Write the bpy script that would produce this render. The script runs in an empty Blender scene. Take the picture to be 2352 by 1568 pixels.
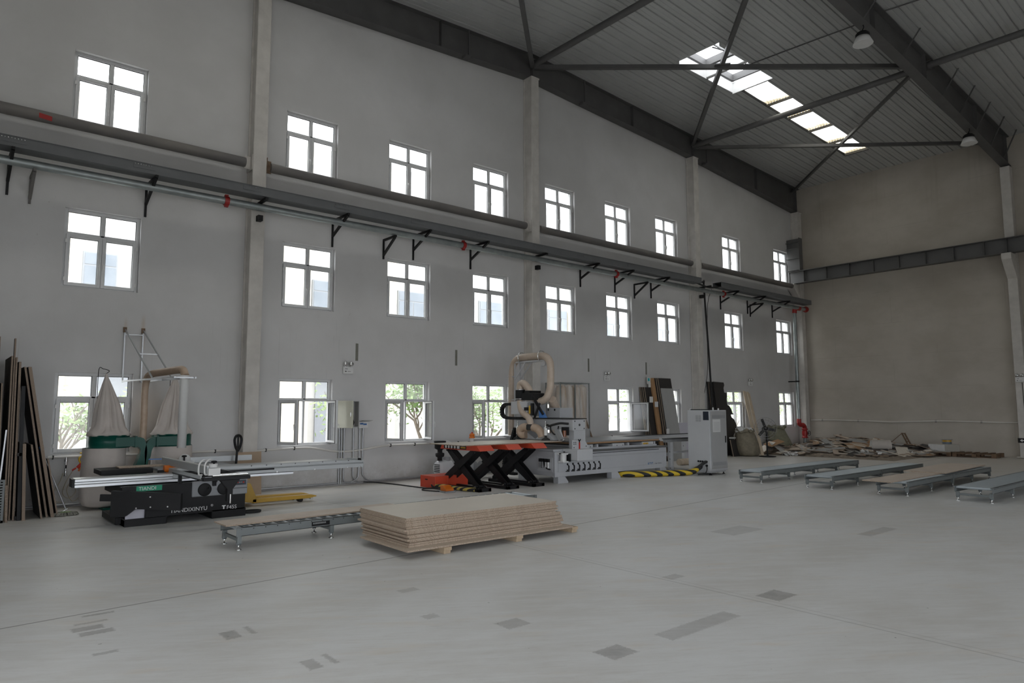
import bpy, math, random
from mathutils import Vector, Matrix, Euler
scene = bpy.context.scene
col = scene.collection
random.seed(7)
PI = math.pi

# ------------------------------------------------------------------ camera
cam_data = bpy.data.cameras.new('camera')
cam_data.sensor_width = 36.0
cam_data.lens = 1574.86 / 2352 * 36.0
cam_data.clip_end = 500
cam = bpy.data.objects.new('camera', cam_data)
col.objects.link(cam)
_yaw, _pitch, _roll = math.radians(49.703), math.radians(5.5591), math.radians(-0.1130)
_F = Vector((math.cos(_yaw) * math.cos(_pitch), math.sin(_yaw) * math.cos(_pitch), math.sin(_pitch)))
_r = Vector((math.sin(_yaw), -math.cos(_yaw), 0))
_u = _r.cross(_F)
_R = math.cos(_roll) * _r + math.sin(_roll) * _u
_U = -math.sin(_roll) * _r + math.cos(_roll) * _u
cam.matrix_world = Matrix(((_R.x, _U.x, -_F.x, 0), (_R.y, _U.y, -_F.y, -15.0), (_R.z, _U.z, -_F.z, 1.776), (0, 0, 0, 1)))
scene.camera = cam

# ------------------------------------------------------------------ sky and daylight
SKY = 7.5
world = bpy.data.worlds.new('overcast_sky')
scene.world = world
world.use_nodes = True
_nt = world.node_tree
_bg = _nt.nodes['Background']
_tc = _nt.nodes.new('ShaderNodeTexCoord')
_sep = _nt.nodes.new('ShaderNodeSeparateXYZ')
_ramp = _nt.nodes.new('ShaderNodeValToRGB')
_ramp.color_ramp.elements[0].position = 0.0
_ramp.color_ramp.elements[0].color = (0.74, 0.78, 0.84, 1)
_ramp.color_ramp.elements[1].position = 0.6
_ramp.color_ramp.elements[1].color = (0.955, 0.975, 1.0, 1)
_nt.links.new(_tc.outputs['Generated'], _sep.inputs[0])
_nt.links.new(_sep.outputs['Z'], _ramp.inputs[0])
_nt.links.new(_ramp.outputs[0], _bg.inputs['Color'])
_bg.inputs['Strength'].default_value = SKY

scene.view_settings.view_transform = 'Standard'
scene.view_settings.look = 'None'
scene.view_settings.gamma = 1.0
scene.view_settings.use_curve_mapping = False
scene.view_settings.exposure = -0.15
scene.cycles.use_denoising = True
scene.cycles.max_bounces = 10
scene.cycles.diffuse_bounces = 6
scene.cycles.glossy_bounces = 4
scene.cycles.transmission_bounces = 6
scene.cycles.transparent_max_bounces = 12
scene.cycles.caustics_reflective = False
scene.cycles.caustics_refractive = False
scene.cycles.sample_clamp_indirect = 8.0
scene.cycles.blur_glossy = 1.0


def portal(name, loc, sx, sy, nrm):
    """A light portal in an opening: guides the sky's own light, gives none itself."""
    ld = bpy.data.lights.new(name, 'AREA')
    ld.shape = 'RECTANGLE'
    ld.size, ld.size_y = sx, sy
    ld.cycles.is_portal = True
    o = bpy.data.objects.new(name, ld)
    col.objects.link(o)
    o.location = loc
    o.rotation_euler = Vector(nrm).to_track_quat('-Z', 'Y').to_euler()
    return o


# ------------------------------------------------------------------ mesh helpers
def V(*a):
    return Vector(a)


class MB:
    def __init__(self):
        self.v, self.f, self.m, self.s = [], [], [], []

    def add(self, vs, fs, mi=0, smooth=False):
        b = len(self.v)
        self.v += [tuple(v) for v in vs]
        for f in fs:
            self.f.append([b + i for i in f])
            self.m.append(mi)
            self.s.append(smooth)
        return self

    def box(self, x0, x1, y0, y1, z0, z1, mi=0):
        if x0 > x1: x0, x1 = x1, x0
        if y0 > y1: y0, y1 = y1, y0
        if z0 > z1: z0, z1 = z1, z0
        vs = [(x0, y0, z0), (x1, y0, z0), (x1, y1, z0), (x0, y1, z0), (x0, y0, z1), (x1, y0, z1), (x1, y1, z1), (x0, y1, z1)]
        return self.add(vs, [(0, 3, 2, 1), (4, 5, 6, 7), (0, 1, 5, 4), (1, 2, 6, 5), (2, 3, 7, 6), (3, 0, 4, 7)], mi)

    def obox(self, c, ux, uy, uz, mi=0):
        """box about centre c with half-axis vectors"""
        c, ux, uy, uz = Vector(c), Vector(ux), Vector(uy), Vector(uz)
        vs = [c + a * ux + b * uy + d * uz for d in (-1, 1) for (a, b) in ((-1, -1), (1, -1), (1, 1), (-1, 1))]
        fs = [(0, 3, 2, 1), (4, 5, 6, 7), (0, 1, 5, 4), (1, 2, 6, 5), (2, 3, 7, 6), (3, 0, 4, 7)]
        if ux.cross(uy).dot(uz) < 0: fs = [tuple(reversed(f)) for f in fs]
        return self.add(vs, fs, mi)

    def bar(self, p0, p1, w, h=None, up=(0, 0, 1), mi=0):
        p0, p1 = Vector(p0), Vector(p1)
        h = h or w
        d = p1 - p0
        t = d.normalized()
        u = Vector(up)
        if abs(t.dot(u)) > 0.98: u = Vector((1, 0, 0))
        s = t.cross(u).normalized()
        n = s.cross(t).normalized()
        return self.obox((p0 + p1) / 2, d / 2, s * w / 2, n * h / 2, mi)

    def prism(self, poly, axis, a0, a1, mi=0):
        n = len(poly)
        def P(p, a):
            return {'x': (a, p[0], p[1]), 'y': (p[0], a, p[1]), 'z': (p[0], p[1], a)}[axis]
        area = sum(poly[i][0] * poly[(i + 1) % n][1] - poly[(i + 1) % n][0] * poly[i][1] for i in range(n))
        pl = list(poly) if area > 0 else list(reversed(poly))
        if a0 > a1: a0, a1 = a1, a0
        vs = [P(p, a0) for p in pl] + [P(p, a1) for p in pl]
        fs = [tuple(reversed(range(n))), tuple(range(n, 2 * n))] + [(i, (i + 1) % n, n + (i + 1) % n, n + i) for i in range(n)]
        if axis == 'y': fs = [tuple(reversed(f)) for f in fs]
        return self.add(vs, fs, mi)

    def tube(self, pts, r, n=10, caps=True, mi=0, smooth=True):
        pts = [Vector(p) for p in pts]
        m = len(pts)
        rr = r if isinstance(r, (list, tuple)) else [r] * m
        T = []
        for i in range(m):
            a, b = pts[max(i - 1, 0)], pts[min(i + 1, m - 1)]
            d = b - a
            T.append(d.normalized() if d.length > 1e-9 else Vector((0, 0, 1)))
        u = Vector((0, 0, 1)) if abs(T[0].z) < 0.9 else Vector((1, 0, 0))
        u = (u - T[0] * u.dot(T[0])).normalized()
        vs = []
        for i in range(m):
            u = u - T[i] * u.dot(T[i])
            u = u.normalized() if u.length > 1e-6 else T[i].orthogonal().normalized()
            w = T[i].cross(u)
            for k in range(n):
                a = 2 * PI * k / n
                vs.append(pts[i] + rr[i] * (math.cos(a) * u + math.sin(a) * w))
        fs = []
        for i in range(m - 1):
            for k in range(n):
                k2 = (k + 1) % n
                fs.append((i * n + k, i * n + k2, (i + 1) * n + k2, (i + 1) * n + k))
        self.add(vs, fs, mi, smooth)
        if caps:
            self.add(vs[:n], [tuple(reversed(range(n)))], mi)
            self.add(vs[-n:], [tuple(range(n))], mi)
        return self

    def cyl(self, p0, p1, r, n=16, mi=0):
        return self.tube([p0, p1], r, n, True, mi)

    def lathe(self, prof, c=(0, 0, 0), axis=(0, 0, 1), n=24, mi=0, smooth=True, caps=True, fn=None):
        ax = Vector(axis).normalized()
        u = ax.orthogonal().normalized() if abs(ax.z) < 0.99 else Vector((1, 0, 0))
        w = ax.cross(u)
        c = Vector(c)
        vs = []
        for j, (r, z) in enumerate(prof):
            for k in range(n):
                a = 2 * PI * k / n
                r2 = r if fn is None else fn(r, z, a)
                vs.append(c + ax * z + r2 * (math.cos(a) * u + math.sin(a) * w))
        fs = []
        for j in range(len(prof) - 1):
            for k in range(n):
                k2 = (k + 1) % n
                fs.append((j * n + k, j * n + k2, (j + 1) * n + k2, (j + 1) * n + k))
        self.add(vs, fs, mi, smooth)
        if caps:
            self.add(vs[:n], [tuple(reversed(range(n)))], mi)
            self.add(vs[-n:], [tuple(range(n))], mi)
        return self

    def quad(self, a, b, c, d, mi=0):
        return self.add([a, b, c, d], [(0, 1, 2, 3)], mi)

    def build(self, name, mat, parent=None, bevel=0.0, origin=None, loc=None):
        me = bpy.data.meshes.new(name)
        off = Vector((0, 0, 0))
        if parent is not None:
            p = parent
            while p is not None:
                off = off + p.location
                p = p.parent
        elif origin == 'base':
            xs = [v[0] for v in self.v]; ys = [v[1] for v in self.v]; zs = [v[2] for v in self.v]
            off = Vector(((min(xs) + max(xs)) / 2, (min(ys) + max(ys)) / 2, min(zs)))
        elif origin is not None:
            off = Vector(origin)
        me.from_pydata([(v[0] - off.x, v[1] - off.y, v[2] - off.z) for v in self.v], [], self.f)
        mats = mat if isinstance(mat, (list, tuple)) else [mat]
        for mm in mats: me.materials.append(mm)
        for i, p in enumerate(me.polygons):
            p.material_index = min(self.m[i], len(mats) - 1)
            p.use_smooth = self.s[i]
        me.update()
        o = bpy.data.objects.new(name, me)
        col.objects.link(o)
        if parent is not None:
            o.parent = parent
        else:
            o.location = off
        if bevel > 0:
            b = o.modifiers.new('edge', 'BEVEL')
            b.width = bevel
            b.segments = 1
            b.limit_method = 'ANGLE'
            b.angle_limit = math.radians(40)
        return o


def tag(o, label=None, cat=None, group=None, kind=None):
    if label: o['label'] = label
    if cat: o['category'] = cat
    if group: o['group'] = group
    if kind: o['kind'] = kind
    return o


def thing(name, label, cat, loc=(0, 0, 0), rz=0.0, group=None, kind=None):
    o = bpy.data.objects.new(name, None)
    o.empty_display_size = 0.1
    col.objects.link(o)
    o.location = loc
    o.rotation_euler = (0, 0, rz)
    return tag(o, label, cat, group, kind)


def copy_tree(o, parent=None):
    c = o.copy()
    col.objects.link(c)
    if parent is not None: c.parent = parent
    for ch in list(o.children): copy_tree(ch, c)
    return c


def lettering(body, size, mat, parent, loc, rot, name='lettering', align='LEFT', ext=0.0008, sx=1.0):
    cu = bpy.data.curves.new(name, 'FONT')
    cu.body = body
    cu.size = size
    cu.extrude = ext
    cu.align_x = align
    cu.materials.append(mat)
    tmp = bpy.data.objects.new(name + '_outline', cu)
    col.objects.link(tmp)
    bpy.context.view_layer.update()
    me = bpy.data.meshes.new_from_object(tmp.evaluated_get(bpy.context.evaluated_depsgraph_get()))
    bpy.data.objects.remove(tmp)
    bpy.data.curves.remove(cu)
    me.name = name
    if not me.materials: me.materials.append(mat)
    o = bpy.data.objects.new(name, me)
    col.objects.link(o)
    off = Vector((0, 0, 0))
    p = parent
    while p is not None:
        off = off + p.location
        p = p.parent
    o.parent = parent
    o.location = Vector(loc) - off
    o.rotation_euler = rot
    o.scale = (sx, 1, 1)
    return o


def spline(ctrl, per=8):
    """Catmull-Rom through control points"""
    P = [Vector(p) for p in ctrl]
    P = [P[0] * 2 - P[1]] + P + [P[-1] * 2 - P[-2]]
    out = []
    for i in range(1, len(P) - 2):
        for k in range(per):
            t = k / per
            a, b, c, d = P[i - 1], P[i], P[i + 1], P[i + 2]
            out.append(0.5 * ((2 * b) + (c - a) * t + (2 * a - 5 * b + 4 * c - d) * t * t + (3 * b - a - 3 * c + d) * t ** 3))
    out.append(P[-2])
    return out


def resample(pts, step):
    out = [pts[0]]
    acc = 0.0
    for a, b in zip(pts, pts[1:]):
        L = (b - a).length
        while acc + L >= step:
            t = (step - acc) / L
            a = a + (b - a) * t
            out.append(a)
            L = (b - a).length
            acc = 0.0
        acc += L
    return out


def ribbed(mb, ctrl, r, step=0.03, n=14, per=14):
    pts = resample(spline(ctrl, per), step / 2)
    rr = [r if i % 2 == 0 else r * 0.86 for i in range(len(pts))]
    mb.tube(pts, rr, n)
    return mb


# ------------------------------------------------------------------ materials
def node(nt, typ, **kw):
    n = nt.nodes.new(typ)
    for k, v in kw.items():
        if k.startswith('i_'):
            n.inputs[k[2:].replace('_', ' ')].default_value = v
        else:
            setattr(n, k, v)
    return n


def mat(name, c, rough=0.6, metal=0.0, var=0.0, vscale=6.0, bump=0.0, bscale=60.0, c2=None, spec=0.5, stretch=None, detail=5.0, coat=0.0):
    """Principled surface whose own colour is mottled between c and c2 by noise."""
    m = bpy.data.materials.new(name)
    m.use_nodes = True
    nt = m.node_tree
    b = nt.nodes['Principled BSDF']
    b.inputs['Base Color'].default_value = (*c, 1)
    b.inputs['Roughness'].default_value = rough
    b.inputs['Metallic'].default_value = metal
    b.inputs['Specular IOR Level'].default_value = spec
    if coat: b.inputs['Coat Weight'].default_value = coat
    co = node(nt, 'ShaderNodeTexCoord')
    src = co.outputs['Object']
    if stretch:
        mp = node(nt, 'ShaderNodeMapping')
        mp.inputs['Scale'].default_value = stretch
        nt.links.new(src, mp.inputs[0])
        src = mp.outputs[0]
    if var > 0 or c2:
        n1 = node(nt, 'ShaderNodeTexNoise')
        n1.inputs['Scale'].default_value = vscale
        n1.inputs['Detail'].default_value = detail
        n1.inputs['Roughness'].default_value = 0.6
        nt.links.new(src, n1.inputs['Vector'])
        r = node(nt, 'ShaderNodeValToRGB')
        r.color_ramp.elements[0].position = 0.35
        r.color_ramp.elements[1].position = 0.68
        cc = c2 or tuple(x * (1 - var) for x in c)
        r.color_ramp.elements[0].color = (*cc, 1)
        r.color_ramp.elements[1].color = (*c, 1)
        nt.links.new(n1.outputs['Fac'], r.inputs[0])
        nt.links.new(r.outputs[0], b.inputs['Base Color'])
    if bump > 0:
        n2 = node(nt, 'ShaderNodeTexNoise')
        n2.inputs['Scale'].default_value = bscale
        n2.inputs['Detail'].default_value = 4
        nt.links.new(src, n2.inputs['Vector'])
        bp = node(nt, 'ShaderNodeBump')
        bp.inputs['Strength'].default_value = bump
        bp.inputs['Distance'].default_value = 0.01
        nt.links.new(n2.outputs['Fac'], bp.inputs['Height'])
        nt.links.new(bp.outputs[0], b.inputs['Normal'])
    return m


class NG:
    """tiny helper for maths in a node tree"""
    def __init__(self, nt): self.nt = nt
    def s(self, x): return x
    def m(self, op, a, b=None, c=None, clamp=False):
        n = self.nt.nodes.new('ShaderNodeMath')
        n.operation = op
        n.use_clamp = clamp
        for i, x in enumerate((a, b, c)):
            if x is None: continue
            if isinstance(x, (int, float)): n.inputs[i].default_value = x
            else: self.nt.links.new(x, n.inputs[i])
        return n.outputs[0]
    def ss(self, x, lo, hi):
        n = self.nt.nodes.new('ShaderNodeMapRange')
        n.interpolation_type = 'SMOOTHSTEP'
        self.nt.links.new(x, n.inputs['Value'])
        n.inputs['From Min'].default_value = lo
        n.inputs['From Max'].default_value = hi
        return n.outputs[0]
    def noise(self, vec, scale, detail=4, rough=0.6, stretch=None):
        if stretch:
            mp = self.nt.nodes.new('ShaderNodeMapping')
            mp.inputs['Scale'].default_value = stretch
            self.nt.links.new(vec, mp.inputs[0])
            vec = mp.outputs[0]
        n = self.nt.nodes.new('ShaderNodeTexNoise')
        n.inputs['Scale'].default_value = scale
        n.inputs['Detail'].default_value = detail
        n.inputs['Roughness'].default_value = rough
        self.nt.links.new(vec, n.inputs['Vector'])
        return n.outputs['Fac']
    def mix(self, fac, a, b):
        n = self.nt.nodes.new('ShaderNodeMix')
        n.data_type = 'RGBA'
        ins = [n.inputs[0], n.inputs[6], n.inputs[7]]
        for i, x in zip(ins, (fac, a, b)):
            if isinstance(x, tuple): i.default_value = (*x, 1)
            elif isinstance(x, (int, float)): i.default_value = x
            else: self.nt.links.new(x, i)
        return n.outputs[2]


def new_mat(name, rough=0.6, spec=0.4):
    m = bpy.data.materials.new(name)
    m.use_nodes = True
    nt = m.node_tree
    b = nt.nodes['Principled BSDF']
    b.inputs['Roughness'].default_value = rough
    b.inputs['Specular IOR Level'].default_value = spec
    g = NG(nt)
    co = node(nt, 'ShaderNodeTexCoord').outputs['Object']
    sp = node(nt, 'ShaderNodeSeparateXYZ')
    nt.links.new(co, sp.inputs[0])
    return m, nt, b, g, co, sp.outputs


def mat_floor():
    m, nt, b, g, co, (X, Y, Z) = new_mat('worn_concrete', 0.5, 0.35)
    rot = node(nt, 'ShaderNodeMapping')
    rot.inputs['Rotation'].default_value = (0, 0, math.radians(33))
    nt.links.new(co, rot.inputs[0])
    rc = rot.outputs[0]
    big = g.noise(co, 0.55, 5, 0.6, (1.0, 1.6, 1))
    mid = g.noise(rc, 3.4, 7, 0.68, (0.42, 2.1, 1))
    brush = g.noise(rc, 9.0, 6, 0.7, (0.30, 2.6, 1))
    fine = g.noise(co, 38.0, 4, 0.6)
    c = g.mix(g.ss(big, 0.32, 0.68), (0.555, 0.545, 0.52), (0.645, 0.65, 0.645))
    c = g.mix(g.m('MULTIPLY', g.ss(mid, 0.38, 0.70), 0.6), c, (0.70, 0.71, 0.71))
    c = g.mix(g.m('MULTIPLY', g.ss(brush, 0.48, 0.72), 0.42), c, (0.50, 0.485, 0.455))
    c = g.mix(g.m('MULTIPLY', g.ss(fine, 0.55, 0.8), 0.25), c, (0.46, 0.44, 0.41))
    # sawdust: ochre tint in soft drifts
    dust = g.noise(rc, 1.7, 6, 0.62, (0.5, 2.0, 1))
    c = g.mix(g.m('MULTIPLY', g.ss(dust, 0.54, 0.74), 0.42), c, (0.62, 0.53, 0.42))
    # dust swept against the far end and the wall
    near_wall = g.ss(Y, -2.6, -0.1)
    c = g.mix(g.m('MULTIPLY', near_wall, g.m('MULTIPLY', g.ss(mid, 0.25, 0.7), 0.5)), c, (0.62, 0.54, 0.45))
    far = g.ss(X, 15.0, 27.0)
    c = g.mix(g.m('MULTIPLY', far, 0.45), c, (0.56, 0.485, 0.40))
    # saw-cut joints
    def line(t, w, st):
        nonlocal c
        a = g.m('ABSOLUTE', t)
        c = g.mix(g.m('MULTIPLY', g.m('SUBTRACT', 1.0, g.ss(a, w * 0.5, w)), st), c, (0.16, 0.155, 0.15))
    line(g.m('SUBTRACT', Y, g.m('ADD', g.m('MULTIPLY', X, 0.066), -7.94)), 0.016, 0.8)
    line(g.m('SUBTRACT', X, 5.95), 0.014, 0.35)
    line(g.m('SUBTRACT', X, 6.04), 0.012, 0.2)
    line(g.m('SUBTRACT', Y, g.m('ADD', g.m('MULTIPLY', X, 0.066), -2.0)), 0.016, 0.4)
    line(g.m('SUBTRACT', X, 18.0), 0.016, 0.3)
    # rubbed dark patches, each a rectangle with ragged edges
    rag = g.noise(co, 46.0, 3, 0.6, (1.0, 1.0, 1))
    wob = g.m('MULTIPLY', g.m('SUBTRACT', rag, 0.5), 0.06)
    tone = g.noise(co, 9.0, 3)
    total = None
    for (cx, cy, hx, hy, st) in ((1.24, -7.96, .12, .026, .5), (1.15, -8.19, .12, .024, .4), (1.10, -8.35, .11, .06, .5), (1.14, -8.51, .12, .055, .5), (1.10, -9.09, .08, .03, .4),
                             (1.93, -9.28, .06, .105, .5), (2.09, -9.26, .02, .11, .42), (2.15, -10.29, .05, .10, .42), (2.30, -10.27, .02, .11, .42), (3.81, -10.51, .12, .10, .38),
                             (3.95, -11.51, .13, .105, .5), (4.95, -11.54, .48, .09, .34), (6.27, -11.49, .17, .12, .55), (9.1, -9.33, .4, .2, .28), (10.54, -10.70, .46, .10, .32), (6.12, -10.41, .12, .07, .3), (3.71, -9.04, .10, .06, .3), (3.4, -9.9, .07, .06, .3)):
        dx = g.m('SUBTRACT', g.m('ABSOLUTE', g.m('SUBTRACT', X, cx)), hx)
        dy = g.m('SUBTRACT', g.m('ABSOLUTE', g.m('SUBTRACT', Y, cy)), hy)
        d = g.m('ADD', g.m('MAXIMUM', dx, dy), wob)
        k = g.m('MULTIPLY', g.m('SUBTRACT', 1.0, g.ss(d, -0.012, 0.012)), st)
        total = k if total is None else g.m('MAXIMUM', total, k)
    total = g.m('MULTIPLY', total, g.m('ADD', 0.55, g.m('MULTIPLY', tone, 0.9)), None, True)
    c = g.mix(total, c, (0.17, 0.16, 0.15))
    # small dark crumbs
    cr = g.noise(co, 15.0, 1, 0.4)
    c = g.mix(g.m('MULTIPLY', g.ss(cr, 0.80, 0.82), 0.6), c, (0.10, 0.09, 0.08))
    nt.links.new(c, b.inputs['Base Color'])
    r = g.m('ADD', 0.27, g.m('MULTIPLY', mid, 0.3))
    nt.links.new(r, b.inputs['Roughness'])
    bp = node(nt, 'ShaderNodeBump')
    bp.inputs['Strength'].default_value = 0.12
    bp.inputs['Distance'].default_value = 0.005
    nt.links.new(fine, bp.inputs['Height'])
    nt.links.new(bp.outputs[0], b.inputs['Normal'])
    return m


def mat_wall():
    m, nt, b, g, co, (X, Y, Z) = new_mat('lime_washed_plaster', 0.9, 0.15)
    big = g.noise(co, 0.5, 5, 0.6)
    mid = g.noise(co, 2.4, 6, 0.7)
    fine = g.noise(co, 26.0, 5, 0.7)
    c = g.mix(g.ss(big, 0.3, 0.7), (0.53, 0.525, 0.52), (0.595, 0.59, 0.588))
    c = g.mix(g.m('MULTIPLY', g.ss(mid, 0.52, 0.8), 0.3), c, (0.52, 0.515, 0.50))
    # drips: thin vertical runs above the lower windows
    drip = g.noise(co, 1.0, 3, 0.6, (16.0, 1.0, 0.35))
    band = g.m('MULTIPLY', g.ss(Z, 2.3, 2.7), g.m('SUBTRACT', 1.0, g.ss(Z, 3.3, 4.0)))
    c = g.mix(g.m('MULTIPLY', g.m('MULTIPLY', g.ss(drip, 0.60, 0.72), band), 0.35), c, (0.33, 0.33, 0.33))
    # flaked spots high up
    spot = g.noise(co, 11.0, 5, 0.75)
    zone = g.ss(g.noise(co, 0.45, 2), 0.56, 0.66)
    c = g.mix(g.m('MULTIPLY', g.m('MULTIPLY', g.ss(spot, 0.62, 0.68), zone), 0.5), c, (0.36, 0.34, 0.31))
    # grime near the floor
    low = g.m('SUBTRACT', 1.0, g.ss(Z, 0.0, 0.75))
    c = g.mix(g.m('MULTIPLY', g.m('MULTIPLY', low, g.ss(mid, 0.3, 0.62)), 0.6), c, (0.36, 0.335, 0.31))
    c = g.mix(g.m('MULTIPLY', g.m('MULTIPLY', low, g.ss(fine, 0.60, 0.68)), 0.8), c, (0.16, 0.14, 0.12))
    # rust weeps below the two struts of the wall frame, sawdust smear beside the window
    for (cx, z0, z1, w) in ((2.84, 3.30, 3.62, 0.05), (3.15, 2.9, 3.7, 0.06)):
        k = g.m('MULTIPLY', g.m('SUBTRACT', 1.0, g.ss(g.m('ABSOLUTE', g.m('SUBTRACT', X, cx)), 0.0, w)), g.m('MULTIPLY', g.ss(Z, z0, z0 + .1), g.m('SUBTRACT', 1.0, g.ss(Z, z1 - .25, z1))))
        c = g.mix(g.m('MULTIPLY', k, 0.35), c, (0.40, 0.28, 0.17))
    k = g.m('MULTIPLY', g.m('SUBTRACT', 1.0, g.ss(g.m('ABSOLUTE', g.m('SUBTRACT', X, 3.28)), 0.1, 0.42)), g.m('SUBTRACT', 1.0, g.ss(Z, 1.7, 2.5)))
    c = g.mix(g.m('MULTIPLY', k, 0.45), c, (0.52, 0.41, 0.31))
    nt.links.new(c, b.inputs['Base Color'])
    bp = node(nt, 'ShaderNodeBump')
    bp.inputs['Strength'].default_value = 0.12
    bp.inputs['Distance'].default_value = 0.01
    nt.links.new(fine, bp.inputs['Height'])
    nt.links.new(bp.outputs[0], b.inputs['Normal'])
    return m


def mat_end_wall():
    m, nt, b, g, co, (X, Y, Z) = new_mat('dimmed_cream_panels', 0.85, 0.2)
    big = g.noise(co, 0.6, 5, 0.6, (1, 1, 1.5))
    c = g.mix(g.ss(big, 0.3, 0.7), (0.40, 0.365, 0.315), (0.47, 0.435, 0.385))  # cream base lowered to put the dimmer far-end light into the colour
    strk = g.noise(co, 1.2, 4, 0.6, (1, 2.2, 0.12))
    up = g.ss(Z, 8.0, 11.0)
    c = g.mix(g.m('MULTIPLY', g.m('MULTIPLY', g.ss(strk, 0.5, 0.75), up), 0.45), c, (0.30, 0.27, 0.22))
    # panel joints
    row = g.m('DIVIDE', Z, 1.30)
    fr = g.m('ABSOLUTE', g.m('SUBTRACT', g.m('FRACT', row), 0.5))
    jh = g.ss(fr, 0.492, 0.497)
    sh = g.m('MULTIPLY', g.m('MODULO', g.m('FLOOR', row), 2.0), 1.6)
    fy = g.m('ABSOLUTE', g.m('SUBTRACT', g.m('FRACT', g.m('DIVIDE', g.m('ADD', Y, sh), 3.9)), 0.5))
    jv = g.ss(fy, 0.497, 0.499)
    hit = g.ss(g.noise(co, 0.9, 2), 0.40, 0.56)
    c = g.mix(g.m('MULTIPLY', g.m('MULTIPLY', g.m('MAXIMUM', jh, jv), hit), 0.4), c, (0.30, 0.27, 0.23))
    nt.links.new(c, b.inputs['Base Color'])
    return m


def mat_chipboard(name, edge=False, tint=(1, 1, 1)):
    m, nt, b, g, co, _ = new_mat(name, 0.75, 0.2)
    n1 = g.noise(co, 130.0 if edge else 60.0, 3, 0.7)
    n2 = g.noise(co, 2.5, 4, 0.6)
    a = tuple(x * t for x, t in zip((0.46, 0.375, 0.295), tint))
    d = tuple(x * t for x, t in zip((0.225, 0.165, 0.12), tint))
    e = tuple(x * t for x, t in zip((0.54, 0.455, 0.37), tint))
    c = g.mix(g.ss(n1, 0.36, 0.60), d, a) if edge else g.mix(g.ss(n1, 0.3, 0.7), a, e)
    c = g.mix(g.m('MULTIPLY', g.ss(n2, 0.4, 0.7), 0.25), c, tuple(x * 0.8 for x in a))
    nt.links.new(c, b.inputs['Base Color'])
    return m


def mat_stripes(name, ca, cb, step, axis=0, skew=1.0):
    m, nt, b, g, co, (X, Y, Z) = new_mat(name, 0.45, 0.4)
    t = g.m('ADD', (X, Y, Z)[axis], g.m('MULTIPLY', g.m('ADD', Y if axis == 0 else X, Z), skew))
    f = g.m('FRACT', g.m('DIVIDE', t, step))
    k = g.m('GREATER_THAN', f, 0.5)
    nt.links.new(g.mix(k, ca, cb), b.inputs['Base Color'])
    return m


def mat_glass(name, tint=(1, 1, 1), haze=0.0):
    m = bpy.data.materials.new(name)
    m.use_nodes = True
    nt = m.node_tree
    nt.nodes.clear()
    out = node(nt, 'ShaderNodeOutputMaterial')
    tr = node(nt, 'ShaderNodeBsdfTransparent')
    tr.inputs[0].default_value = (*tint, 1)
    gl = node(nt, 'ShaderNodeBsdfGlossy')
    gl.inputs['Roughness'].default_value = 0.03
    lw = node(nt, 'ShaderNodeLayerWeight')
    lw.inputs['Blend'].default_value = 0.5
    g = NG(nt)
    fac = g.m('ADD', 0.035, g.m('MULTIPLY', g.m('POWER', lw.outputs['Facing'], 5.0), 0.7))
    mx = node(nt, 'ShaderNodeMixShader')
    nt.links.new(fac, mx.inputs[0])
    nt.links.new(tr.outputs[0], mx.inputs[1])
    nt.links.new(gl.outputs[0], mx.inputs[2])
    res = mx.outputs[0]
    if haze > 0:
        df = node(nt, 'ShaderNodeBsdfTranslucent')
        df.inputs[0].default_value = (0.9, 0.92, 0.9, 1)
        m2 = node(nt, 'ShaderNodeMixShader')
        m2.inputs[0].default_value = haze
        nt.links.new(res, m2.inputs[1])
        nt.links.new(df.outputs[0], m2.inputs[2])
        res = m2.outputs[0]
    nt.links.new(res, out.inputs[0])
    return m


def mat_skylight():
    m = bpy.data.materials.new('aged_fibreglass_sheet')
    m.use_nodes = True
    nt = m.node_tree
    nt.nodes.clear()
    out = node(nt, 'ShaderNodeOutputMaterial')
    tr = node(nt, 'ShaderNodeBsdfTransparent')
    tl = node(nt, 'ShaderNodeBsdfTranslucent')
    g = NG(nt)
    co = node(nt, 'ShaderNodeTexCoord').outputs['Object']
    n = g.noise(co, 1.6, 3)
    c = g.mix(g.ss(n, 0.4, 0.7), (0.97, 0.95, 0.88), (0.9, 0.84, 0.68))
    gen = node(nt, 'ShaderNodeTexCoord').outputs['Generated']
    sg = node(nt, 'ShaderNodeSeparateXYZ')
    nt.links.new(gen, sg.inputs[0])
    silt = g.ss(g.m('ADD', sg.outputs[0], g.m('MULTIPLY', n, 0.35)), 0.72, 1.2)   # silt settled at each sheet's lower lap
    c = g.mix(silt, c, (0.16, 0.13, 0.075))
    trc = g.mix(silt, (0.60, 0.585, 0.54), (0.10, 0.085, 0.05))
    nt.links.new(trc, tr.inputs[0])
    nt.links.new(c, tl.inputs[0])
    mx = node(nt, 'ShaderNodeMixShader')
    mx.inputs[0].default_value = 0.55
    nt.links.new(tr.outputs[0], mx.inputs[1])
    nt.links.new(tl.outputs[0], mx.inputs[2])
    nt.links.new(mx.outputs[0], out.inputs[0])
    return m


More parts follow.
